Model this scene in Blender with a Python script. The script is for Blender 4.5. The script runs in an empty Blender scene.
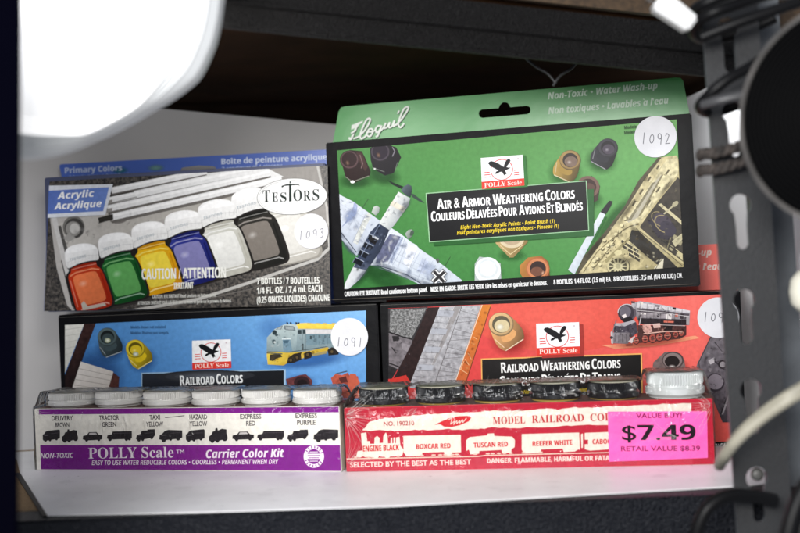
import bpy, bmesh, math, random
from mathutils import Vector, Matrix
random.seed(7)
SC = bpy.context.scene
COL = SC.collection
CM = 0.01                       # the script is written in centimetres

# ------------------------------------------------------------------ camera
ROLL = math.radians(2.2)
CAM = Vector((0, 0, 12.6))
R_ = Vector((math.cos(ROLL), 0, -math.sin(ROLL)))
U_ = Vector((math.sin(ROLL), 0, math.cos(ROLL)))
D_ = Vector((0, 1, 0))
FPX = 1111.0
cam = bpy.data.cameras.new('camera')
camo = bpy.data.objects.new('camera', cam)
COL.objects.link(camo)
mw = Matrix((R_, U_, -D_)).transposed().to_4x4()
mw.translation = CAM * CM
camo.matrix_world = mw
cam.sensor_width = 36
cam.lens = 36 * FPX / 800
cam.clip_start = 0.01
cam.clip_end = 50
cam.dof.use_dof = True
cam.dof.focus_distance = 0.73
cam.dof.aperture_fstop = 5.6
SC.camera = camo

# ------------------------------------------------------------------ light
w = bpy.data.worlds.new('World'); SC.world = w; w.use_nodes = True
w.node_tree.nodes['Background'].inputs[0].default_value = (0.80, 0.86, 1.0, 1)
w.node_tree.nodes['Background'].inputs[1].default_value = 0.28

def area(name, loc, target, sx, sy, power, color=(1, 1, 1)):
    l = bpy.data.lights.new(name, 'AREA'); l.shape = 'RECTANGLE'
    l.size = sx * CM; l.size_y = sy * CM; l.energy = power; l.color = color
    o = bpy.data.objects.new(name, l); COL.objects.link(o)
    o.location = Vector(loc) * CM
    o.rotation_euler = (Vector(target) - Vector(loc)).to_track_quat('-Z', 'Y').to_euler()
    return o
area('key_lamp', (-12, -14, 25), (0, 74, 10), 30, 14, 6.1, (1, 0.985, 0.96))
area('fill_lamp', (-24, -12, 46), (2, 68, 2), 30, 20, 3.2, (0.95, 0.97, 1.0))

area('side_wall_fill', (21.4, 78.5, 25.3), (23.9, 89, 14), 3, 3, 0.085, (0.97, 0.98, 1.0))  # unseen added light, only there to brighten the side wall

SC.view_settings.view_transform = 'Standard'
SC.view_settings.look = 'None'
SC.view_settings.exposure = 0.25
SC.view_settings.gamma = 1.0
SC.cycles.max_bounces = 8
SC.cycles.transparent_max_bounces = 16

# ------------------------------------------------------------------ geometry of sight lines
def ray(x, y): return D_ + R_ * ((x - 400) / FPX) - U_ * ((y - 266.5) / FPX)
def P(x, y, d): return CAM + ray(x, y) * d
def onz(x, y, z=0.0):
    r = ray(x, y); return CAM + r * ((z - CAM.z) / r.z)
def proj(p):
    d = Vector(p) - CAM; z = d.dot(D_); return (400 + FPX * d.dot(R_) / z, 266.5 - FPX * d.dot(U_) / z)

# ------------------------------------------------------------------ materials
def s2l(c):
    return tuple((v / 12.92 if v <= 0.04045 else ((v + 0.055) / 1.055) ** 2.4) for v in [max(0, min(255, q)) / 255 for q in c])
def mat(name, color=(0.5, 0.5, 0.5), rough=0.5, metal=0.0, bump=None, var=0.0, scale=40, spec=0.5, coat=0.0, detail=4):
    m = bpy.data.materials.new(name); m.use_nodes = True
    nt = m.node_tree; b = nt.nodes['Principled BSDF']
    b.inputs['Base Color'].default_value = (*color, 1)
    b.inputs['Roughness'].default_value = rough
    b.inputs['Metallic'].default_value = metal
    b.inputs['Specular IOR Level'].default_value = spec
    b.inputs['Coat Weight'].default_value = coat
    b.inputs['Coat Roughness'].default_value = 0.15
    if bump or var:
        tc = nt.nodes.new('ShaderNodeTexCoord')
        n = nt.nodes.new('ShaderNodeTexNoise'); n.inputs['Scale'].default_value = scale; n.inputs['Detail'].default_value = detail
        nt.links.new(tc.outputs['Object'], n.inputs['Vector'])
        if var:
            mx = nt.nodes.new('ShaderNodeMix'); mx.data_type = 'RGBA'; mx.blend_type = 'MULTIPLY'
            rmp = nt.nodes.new('ShaderNodeMapRange'); rmp.inputs[1].default_value = 0.3; rmp.inputs[2].default_value = 0.7
            rmp.inputs[3].default_value = 1 - var; rmp.inputs[4].default_value = 1 + var
            nt.links.new(n.outputs['Fac'], rmp.inputs[0])
            mx.inputs[0].default_value = 1; mx.inputs[6].default_value = (*color, 1)
            nt.links.new(rmp.outputs[0], mx.inputs[7]); nt.links.new(mx.outputs[2], b.inputs['Base Color'])
        if bump:
            bp = nt.nodes.new('ShaderNodeBump'); bp.inputs['Strength'].default_value = bump[0]; bp.inputs['Distance'].default_value = bump[1]
            nt.links.new(n.outputs['Fac'], bp.inputs['Height']); nt.links.new(bp.outputs[0], b.inputs['Normal'])
    return m

def print_mat(name, rough=0.34, mott=0.06, gscale=260, spec=0.07, soft=False):
    """printed card: the ink colour is stored per corner; slight ink mottle and board unevenness"""
    m = mat(name, rough=rough, spec=spec)
    nt = m.node_tree; b = nt.nodes['Principled BSDF']
    at = nt.nodes.new('ShaderNodeAttribute'); at.attribute_name = 'ink'
    tc = nt.nodes.new('ShaderNodeTexCoord')
    n = nt.nodes.new('ShaderNodeTexNoise'); n.inputs['Scale'].default_value = gscale; n.inputs['Detail'].default_value = 3
    nt.links.new(tc.outputs['Object'], n.inputs['Vector'])
    mr = nt.nodes.new('ShaderNodeMapRange'); mr.inputs[1].default_value = 0.25; mr.inputs[2].default_value = 0.75
    mr.inputs[3].default_value = 1 - mott; mr.inputs[4].default_value = 1 + mott
    nt.links.new(n.outputs['Fac'], mr.inputs[0])
    mx = nt.nodes.new('ShaderNodeMix'); mx.data_type = 'RGBA'; mx.blend_type = 'MULTIPLY'; mx.inputs[0].default_value = 1
    nt.links.new(at.outputs['Color'], mx.inputs[6]); nt.links.new(mr.outputs[0], mx.inputs[7])
    nt.links.new(mx.outputs[2], b.inputs['Base Color'])
    n2 = nt.nodes.new('ShaderNodeTexNoise'); n2.inputs['Scale'].default_value = 14; n2.inputs['Detail'].default_value = 2
    nt.links.new(tc.outputs['Object'], n2.inputs['Vector'])
    bp = nt.nodes.new('ShaderNodeBump'); bp.inputs['Strength'].default_value = 0.25; bp.inputs['Distance'].default_value = 0.003
    nt.links.new(n2.outputs['Fac'], bp.inputs['Height']); nt.links.new(bp.outputs[0], b.inputs['Normal'])
    if soft: nt.links.new(at.outputs['Alpha'], b.inputs['Alpha'])
    return m
M_SOFT = print_mat('printed_soft_ink', soft=True)
M_PRINT = print_mat('printed_card', mott=0.10, gscale=340)
M_ROUGHPRINT = print_mat('printed_photo_texture', mott=0.42, gscale=330)

def speckle_mat(name, c1, c2, scale, rough=0.4):
    m = mat(name, rough=rough, spec=0.4); nt = m.node_tree; b = nt.nodes['Principled BSDF']
    tc = nt.nodes.new('ShaderNodeTexCoord'); n = nt.nodes.new('ShaderNodeTexNoise'); n.inputs['Scale'].default_value = scale
    n.inputs['Detail'].default_value = 5; n.inputs['Roughness'].default_value = 0.7
    nt.links.new(tc.outputs['Object'], n.inputs['Vector'])
    cr = nt.nodes.new('ShaderNodeValToRGB'); cr.color_ramp.elements[0].position = 0.42; cr.color_ramp.elements[1].position = 0.66
    cr.color_ramp.elements[0].color = (*s2l(c1), 1); cr.color_ramp.elements[1].color = (*s2l(c2), 1)
    nt.links.new(n.outputs['Fac'], cr.inputs[0]); nt.links.new(cr.outputs[0], b.inputs['Base Color'])
    return m
M_GRANITE = speckle_mat('printed_granite', (11, 10, 10), (104, 97, 90), 400)
M_COAL = speckle_mat('printed_coal', (18, 18, 18), (150, 150, 150), 700)
M_HAMMER = mat('black_hammertone_paint', (0.0055, 0.005, 0.005), 0.5, bump=(0.9, 0.003), scale=1100, detail=2, spec=0.22)
M_HAMMER_LOW = mat('black_hammertone_beam', (0.006, 0.007, 0.011), 0.48, bump=(1.0, 0.004), scale=620, detail=2, spec=0.35)
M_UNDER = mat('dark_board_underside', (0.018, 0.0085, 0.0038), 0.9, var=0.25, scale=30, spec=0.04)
M_EDGE = mat('particle_board_edge', (0.30, 0.19, 0.09), 0.85, var=0.3, scale=500, bump=(0.3, 0.001))
M_LINER = mat('white_shelf_liner', (0.90, 0.895, 0.91), 0.42, var=0.07, scale=26, bump=(0.15, 0.004))
def add_specks(m, scale, thr, amount):
    nt = m.node_tree; b = nt.nodes['Principled BSDF']; src = b.inputs['Base Color'].links[0].from_socket
    tc = nt.nodes.new('ShaderNodeTexCoord'); n = nt.nodes.new('ShaderNodeTexNoise'); n.inputs['Scale'].default_value = scale; n.inputs['Detail'].default_value = 3
    nt.links.new(tc.outputs['Object'], n.inputs['Vector'])
    mr = nt.nodes.new('ShaderNodeMapRange'); mr.inputs[1].default_value = thr; mr.inputs[2].default_value = thr + .08; mr.inputs[3].default_value = 1; mr.inputs[4].default_value = 1 - amount
    nt.links.new(n.outputs['Fac'], mr.inputs[0])
    mx = nt.nodes.new('ShaderNodeMix'); mx.data_type = 'RGBA'; mx.blend_type = 'MULTIPLY'; mx.inputs[0].default_value = 1
    nt.links.new(src, mx.inputs[6]); nt.links.new(mr.outputs[0], mx.inputs[7]); nt.links.new(mx.outputs[2], b.inputs['Base Color'])
add_specks(M_LINER, 330, 0.68, 0.45); add_specks(M_LINER, 45, 0.62, 0.10)
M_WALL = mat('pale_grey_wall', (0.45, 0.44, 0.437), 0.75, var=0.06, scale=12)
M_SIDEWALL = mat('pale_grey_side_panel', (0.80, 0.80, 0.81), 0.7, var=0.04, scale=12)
M_POST = mat('grey_painted_steel', (0.026, 0.0265, 0.028), 0.55, bump=(0.3, 0.001), scale=900, var=0.12, spec=0.35)
M_FLANGE = mat('worn_grey_steel', (0.085, 0.092, 0.10), 0.45, var=0.2, scale=60)
M_LEFT = mat('dark_navy_steel', (0.0008, 0.0008, 0.0024), 0.8, spec=0.0)
M_CABLE = mat('black_cable_rubber', (0.004, 0.004, 0.0045), 0.45, spec=0.15)
M_CORD = mat('brown_braided_cord', (0.034, 0.027, 0.023), 0.8, var=0.8, scale=200, bump=(0.8, 0.003))
M_STRAP = mat('pale_grey_flat_cable', (0.30, 0.28, 0.22), 0.5, var=0.2, scale=80)
M_DARKLINE = mat('flat_cable_core', (0.05, 0.05, 0.045), 0.5)
M_SPOOL = mat('black_reel_plastic', (0.0012, 0.0012, 0.0014), 0.55, spec=0.015)
M_RIM = mat('worn_reel_rim', (0.065, 0.06, 0.056), 0.45, var=0.5, scale=60)
M_CREAM = mat('cream_plastic', (0.72, 0.69, 0.58), 0.4)
M_TAGW = mat('white_plastic_plug', (0.62, 0.62, 0.62), 0.4)
M_LIDW = mat('white_lid_plastic', (0.62, 0.61, 0.59), 0.36, coat=0.2)
M_LIDB = mat('black_lid_plastic', (0.008, 0.008, 0.010), 0.28, coat=0.4)
M_LIDG = mat('pale_grey_lid_plastic', (0.54, 0.565, 0.56), 0.35, coat=0.3)
M_GLARETOP = mat('lid_top_glare', (0.48, 0.46, 0.36), 0.5)  # tops of the black lids: pale film glare put into the colour
M_GOLD = mat('ochre_lid_line', (0.40, 0.28, 0.06), 0.5)
M_CARTON = mat('unprinted_card_edge', (0.62, 0.57, 0.48), 0.8, var=0.12, scale=200)
M_BLACKCARD = mat('black_printed_card', (0.004, 0.004, 0.005), 0.42, var=0.2, scale=60, bump=(0.2, 0.002), spec=0.07)
def worn_mat(name, base, worn, thr=0.53):
    m = mat(name, rough=0.6, spec=0.2); nt = m.node_tree; b = nt.nodes['Principled BSDF']
    tc = nt.nodes.new('ShaderNodeTexCoord'); n = nt.nodes.new('ShaderNodeTexNoise'); n.inputs['Scale'].default_value = 90; n.inputs['Detail'].default_value = 6; n.inputs['Roughness'].default_value = 0.75
    nt.links.new(tc.outputs['Object'], n.inputs['Vector'])
    cr = nt.nodes.new('ShaderNodeValToRGB'); cr.color_ramp.elements[0].position = thr - .03; cr.color_ramp.elements[1].position = thr + .05
    cr.color_ramp.elements[0].color = (*base, 1); cr.color_ramp.elements[1].color = (*worn, 1)
    nt.links.new(n.outputs['Fac'], cr.inputs[0]); nt.links.new(cr.outputs[0], b.inputs['Base Color']); return m
M_WORN = worn_mat('worn_black_card_edge', (0.010, 0.010, 0.011), (0.50, 0.46, 0.40))
M_CREAMCARD = mat('cream_card', (0.66, 0.63, 0.55), 0.6, var=0.08, scale=80)
M_STICKER = mat('white_paper_sticker', (0.68, 0.68, 0.71), 0.65, var=0.06, scale=70, bump=(0.35, 0.003))
M_PINK = mat('fluorescent_pink_sticker', (0.90, 0.105, 0.43), 0.5, var=0.10, scale=45, bump=(0.5, 0.004))

def glow_mat(name, color, strength):
    m = mat(name, (0.85, 0.85, 0.85), 0.5); b = m.node_tree.nodes['Principled BSDF']
    b.inputs['Emission Color'].default_value = (*color, 1); b.inputs['Emission Strength'].default_value = strength
    return m
M_GLOW = glow_mat('lit_diffuser', (1, 1, 1), 0.62)
M_SHADE = glow_mat('translucent_white_shade', (0.93, 0.97, 1.0), 0.12)
M_SHADE.node_tree.nodes['Principled BSDF'].inputs['Base Color'].default_value = (0.42, 0.43, 0.435, 1)

def film_mat():
    m = bpy.data.materials.new('clear_shrink_film'); m.use_nodes = True
    nt = m.node_tree; nt.nodes.clear()
    out = nt.nodes.new('ShaderNodeOutputMaterial'); mix = nt.nodes.new('ShaderNodeMixShader')
    tr = nt.nodes.new('ShaderNodeBsdfTransparent'); gl = nt.nodes.new('ShaderNodeBsdfGlossy'); gl.inputs['Roughness'].default_value = 0.10
    tr.inputs[0].default_value = (0.99, 0.99, 0.985, 1)
    fr = nt.nodes.new('ShaderNodeFresnel'); fr.inputs['IOR'].default_value = 1.29
    tc = nt.nodes.new('ShaderNodeTexCoord')
    mp = nt.nodes.new('ShaderNodeMapping'); mp.inputs['Scale'].default_value = (1, 1, 0.45); mp.inputs['Rotation'].default_value = (0.0, 0.5, 0)
    n = nt.nodes.new('ShaderNodeTexNoise'); n.inputs['Scale'].default_value = 130; n.inputs['Detail'].default_value = 2.5; n.inputs['Distortion'].default_value = 1.2
    nt.links.new(tc.outputs['Object'], mp.inputs[0]); nt.links.new(mp.outputs[0], n.inputs['Vector'])
    ab = nt.nodes.new('ShaderNodeMath'); ab.operation = 'SUBTRACT'; ab.inputs[1].default_value = 0.5
    ab2 = nt.nodes.new('ShaderNodeMath'); ab2.operation = 'ABSOLUTE'
    nt.links.new(n.outputs['Fac'], ab.inputs[0]); nt.links.new(ab.outputs[0], ab2.inputs[0])
    bp = nt.nodes.new('ShaderNodeBump'); bp.inputs['Strength'].default_value = 0.6; bp.inputs['Distance'].default_value = 0.004
    nt.links.new(ab2.outputs[0], bp.inputs['Height'])
    nt.links.new(bp.outputs[0], gl.inputs['Normal']); nt.links.new(bp.outputs[0], fr.inputs['Normal'])
    nt.links.new(fr.outputs[0], mix.inputs[0]); nt.links.new(tr.outputs[0], mix.inputs[1]); nt.links.new(gl.outputs[0], mix.inputs[2])
    lw = nt.nodes.new('ShaderNodeLayerWeight'); lw.inputs['Blend'].default_value = 0.5
    pw = nt.nodes.new('ShaderNodeMath'); pw.operation = 'POWER'; pw.inputs[1].default_value = 6.0
    sc_ = nt.nodes.new('ShaderNodeMath'); sc_.operation = 'MULTIPLY_ADD'; sc_.inputs[1].default_value = 0.14; sc_.inputs[2].default_value = 0.008
    nt.links.new(lw.outputs['Facing'], pw.inputs[0]); nt.links.new(pw.outputs[0], sc_.inputs[0])
    df = nt.nodes.new('ShaderNodeBsdfDiffuse'); df.inputs[0].default_value = (0.85, 0.84, 0.78, 1)
    tl = nt.nodes.new('ShaderNodeBsdfTranslucent'); tl.inputs[0].default_value = (0.85, 0.84, 0.78, 1)
    hz = nt.nodes.new('ShaderNodeMixShader'); nt.links.new(df.outputs[0], hz.inputs[1]); nt.links.new(tl.outputs[0], hz.inputs[2])
    m2 = nt.nodes.new('ShaderNodeMixShader'); nt.links.new(sc_.outputs[0], m2.inputs[0]); nt.links.new(mix.outputs[0], m2.inputs[1]); nt.links.new(hz.outputs[0], m2.inputs[2])
    nt.links.new(m2.outputs[0], out.inputs[0])
    return m
M_FILM = film_mat()
M_CREASE = mat('film_fold_highlight', (0.80, 0.78, 0.74), 0.25); M_CREASE.node_tree.nodes['Principled BSDF'].inputs['Alpha'].default_value = 0.3  # film folds, their crinkle highlights painted in as a whitish colour

# ------------------------------------------------------------------ object helpers
def link(name, mesh, parent=None):
    o = bpy.data.objects.new(name, mesh); COL.objects.link(o)
    if parent is not None: o.parent = parent
    return o
def thing(name, label, cat, loc=(0, 0, 0), group=None):
    o = bpy.data.objects.new(name, None); COL.objects.link(o)
    o.location = Vector(loc) * CM; o.empty_display_size = 0.02
    o['label'] = label; o['category'] = cat
    if group: o['group'] = group
    return o
def build(name, bm, mats, parent=None, smooth=False, world=False):
    """bm is in cm. With world=True its coordinates are world ones and get moved under the parent's origin"""
    if world and parent is not None:
        base = parent.matrix_basis.copy(); p = parent.parent
        while p is not None: base = p.matrix_basis @ base; p = p.parent
        bm.transform(Matrix.Scale(CM, 4)); bm.transform(base.inverted())
    else:
        bm.transform(Matrix.Scale(CM, 4))
    me = bpy.data.meshes.new(name)
    bm.to_mesh(me); bm.free()
    for m in (mats if isinstance(mats, (list, tuple)) else [mats]): me.materials.append(m)
    if smooth:
        for p in me.polygons: p.use_smooth = True
    return link(name, me, parent)

def bm_box(x0, y0, z0, x1, y1, z1, bevel=0.0, seg=2):
    bm = bmesh.new(); bmesh.ops.create_cube(bm, size=1)
    bmesh.ops.scale(bm, vec=(x1 - x0, y1 - y0, z1 - z0), verts=bm.verts)
    bmesh.ops.translate(bm, vec=((x0 + x1) / 2, (y0 + y1) / 2, (z0 + z1) / 2), verts=bm.verts)
    if bevel: bmesh.ops.bevel(bm, geom=bm.edges[:], offset=bevel, segments=seg, affect='EDGES')
    return bm
def bm_prism(pts_bottom, pts_top):
    """closed prism between two matching 3D loops"""
    bm = bmesh.new(); a = [bm.verts.new(p) for p in pts_bottom]; b = [bm.verts.new(p) for p in pts_top]; n = len(a)
    for i in range(n): bm.faces.new((a[i], a[(i + 1) % n], b[(i + 1) % n], b[i]))
    bm.faces.new(a[::-1]); bm.faces.new(b)
    bmesh.ops.recalc_face_normals(bm, faces=bm.faces[:])
    return bm
def bm_plate(outer, holes, thick):
    """flat plate in the XZ plane (2D points), with holes; front at y=0, thickness towards +y"""
    bm = bmesh.new(); es = []
    for lp in [outer] + holes:
        vs = [bm.verts.new((p[0], 0, p[1])) for p in lp]
        for i in range(len(vs)): es.append(bm.edges.new((vs[i], vs[(i + 1) % len(vs)])))
    bmesh.ops.triangle_fill(bm, edges=es, use_beauty=True)
    r = bmesh.ops.extrude_face_region(bm, geom=bm.faces[:])
    bmesh.ops.translate(bm, vec=(0, thick, 0), verts=[v for v in r['geom'] if isinstance(v, bmesh.types.BMVert)])
    bmesh.ops.recalc_face_normals(bm, faces=bm.faces[:])
    return bm
def bm_tube(pts, r, n=12, bm=None, closed=False, flat=1.0):
    """tube along 3D points with smooth interpolation done by the caller"""
    bm = bm or bmesh.new(); pts = [Vector(p) for p in pts]; rings = []; N = len(pts); prev = None
    for i, p in enumerate(pts):
        t = (pts[(i + 1) % N] - pts[i - 1]) if closed else (pts[min(i + 1, N - 1)] - pts[max(i - 1, 0)])
        t.normalize()
        if prev is None: a = t.orthogonal().normalized()
        else: a = (prev - t * prev.dot(t)).normalized()
        prev = a; b = t.cross(a); rr = r(i / (N - 1)) if callable(r) else r
        rings.append([bm.verts.new(p + a * (rr * math.cos(k * math.tau / n)) + b * (rr * flat * math.sin(k * math.tau / n))) for k in range(n)])
    for i in range(N if closed else N - 1):
        A, B = rings[i], rings[(i + 1) % N]
        for k in range(n): bm.faces.new((A[k], A[(k + 1) % n], B[(k + 1) % n], B[k]))
    if not closed:
        bm.faces.new(rings[0][::-1]); bm.faces.new(rings[-1])
    return bm
def spline(pts, sub=10):
    pts = [Vector(p) for p in pts]; out = []
    for i in range(len(pts) - 1):
        p0 = pts[max(i - 1, 0)]; p1 = pts[i]; p2 = pts[i + 1]; p3 = pts[min(i + 2, len(pts) - 1)]
        for k in range(sub):
            t = k / sub
            out.append(0.5 * ((2 * p1) + (p2 - p0) * t + (2 * p0 - 5 * p1 + 4 * p2 - p3) * t * t + (3 * p1 - p0 - 3 * p2 + p3) * t ** 3))
    out.append(pts[-1]); return out
def bm_lathe(profile, n=96, rib=None):
    """profile of (r, z, ribbed, material index); ribs push the radius in and out"""
    bm = bmesh.new(); rings = []
    for (r, z, rb, mi) in profile:
        ring = []
        for k in range(n):
            rr = r - (rib if (rb and k % 2) else 0); a = k * math.tau / n
            ring.append(bm.verts.new((rr * math.cos(a), rr * math.sin(a), z)))
        rings.append(ring)
    for i in range(len(rings) - 1):
        for k in range(n):
            f = bm.faces.new((rings[i][k], rings[i][(k + 1) % n], rings[i + 1][(k + 1) % n], rings[i + 1][k]))
            f.material_index = profile[i][3]
    f = bm.faces.new(rings[-1]); f.material_index = profile[-1][3]
    bm.faces.new(rings[0][::-1])
    return bm

# ------------------------------------------------------------------ printed artwork
ALPH = {'sb': (0x1D5D4, 0x1D5EE, 0x1D7EC), 'sbi': (0x1D63C, 0x1D656, 0x1D7EC), 'si': (0x1D608, 0x1D622, 0x1D7E2),
        'rb': (0x1D400, 0x1D41A, 0x1D7CE), 'rbi': (0x1D468, 0x1D482, 0x1D7CE), 'sc': (0x1D4D0, 0x1D4EA, 0x1D7CE)}
ACC = {'É': ('E', 'a'), 'é': ('e', 'a'), 'à': ('a', 'g'), 'î': ('i', 'c'), 'û': ('u', 'c'), 'è': ('e', 'g')}
def styled(s, st):
    if st not in ALPH: return s
    U, L, N = ALPH[st]; out = ''
    for c in s:
        if 'A' <= c <= 'Z': out += chr(U + ord(c) - 65)
        elif 'a' <= c <= 'z': out += chr(L + ord(c) - 97)
        elif '0' <= c <= '9': out += chr(N + ord(c) - 48)
        else: out += c
    return out
_tc = {}
def text_mesh(s, st, off=0.0):
    key = (s, st, off)
    if key in _tc: return _tc[key]
    cu = bpy.data.curves.new('lettering', 'FONT'); cu.body = styled(s, st); cu.size = 1; cu.offset = off; cu.resolution_u = 3
    o = bpy.data.objects.new('lettering', cu); COL.objects.link(o)
    dg = bpy.context.evaluated_depsgraph_get(); dg.update()
    me = bpy.data.meshes.new_from_object(o.evaluated_get(dg))
    vs = [(v.co.x, v.co.y) for v in me.vertices]; fs = [tuple(p.vertices) for p in me.polygons]
    bpy.data.objects.remove(o); bpy.data.curves.remove(cu); bpy.data.meshes.remove(me)
    _tc[key] = (vs, fs); return vs, fs
def text_run(s, st, off=0.0):
    """mesh of a string including accents drawn as strokes"""
    base = ''.join(ACC[c][0] if c in ACC else c for c in s)
    vs, fs = text_mesh(base, st, off); vs = list(vs); fs = list(fs)
    for i, c in enumerate(s):
        if c in ACC:
            a0 = text_mesh(base[:i], st, off)[0] if i else [(0, 0)]
            a1 = text_mesh(base[:i + 1], st, off)[0]
            x0 = max(v[0] for v in a0); x1 = max(v[0] for v in a1); xm = (x0 + x1) / 2
            y = 0.80 if c.isupper() else (0.60 if c != 'î' else 0.58); h = 0.13
            kind = ACC[c][1]
            segs = {'a': [((-0.05, 0), (0.08, h))], 'g': [((0.05, 0), (-0.08, h))], 'c': [((-0.12, 0), (0, h)), ((0, h), (0.12, 0))]}[kind]
            for (p, q) in segs:
                n0 = len(vs); vs += [(xm + p[0] - .05, y + p[1]), (xm + p[0] + .05, y + p[1]), (xm + q[0] + .05, y + q[1]), (xm + q[0] - .05, y + q[1])]
                fs.append((n0, n0 + 1, n0 + 2, n0 + 3))
    return vs, fs

def Zm(x0, y0, s): return lambda pts: [(x0 + x / s, y0 + y / s) for x, y in pts]
def ell(cx, cy, rx, ry, rot=0, n=28, a0=0, a1=360):
    r = math.radians(rot); out = []
    for k in range(n + (0 if a1 - a0 >= 360 else 1)):
        a = math.radians(a0 + (a1 - a0) * k / n)
        x, y = rx * math.cos(a), ry * math.sin(a)
        out.append((cx + x * math.cos(r) - y * math.sin(r), cy + x * math.sin(r) + y * math.cos(r)))
    return out
def clip(poly, win):
    if win is None: return poly
    ar = sum(win[i][0] * win[(i + 1) % len(win)][1] - win[(i + 1) % len(win)][0] * win[i][1] for i in range(len(win)))
    sg = 1 if ar > 0 else -1
    for i in range(len(win)):
        a = win[i]; b = win[(i + 1) % len(win)]
        def side(p): return sg * ((b[0] - a[0]) * (p[1] - a[1]) - (b[1] - a[1]) * (p[0] - a[0]))
        out = []
        for j in range(len(poly)):
            p = poly[j]; q = poly[(j + 1) % len(poly)]; sp, sq = side(p), side(q)
            if sp >= 0: out.append(p)
            if (sp >= 0) != (sq >= 0):
                t = sp / (sp - sq); out.append(tuple(p[k] + (q[k] - p[k]) * t for k in range(len(p))))
        poly = out
        if len(poly) < 3: return []
    return poly

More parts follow.
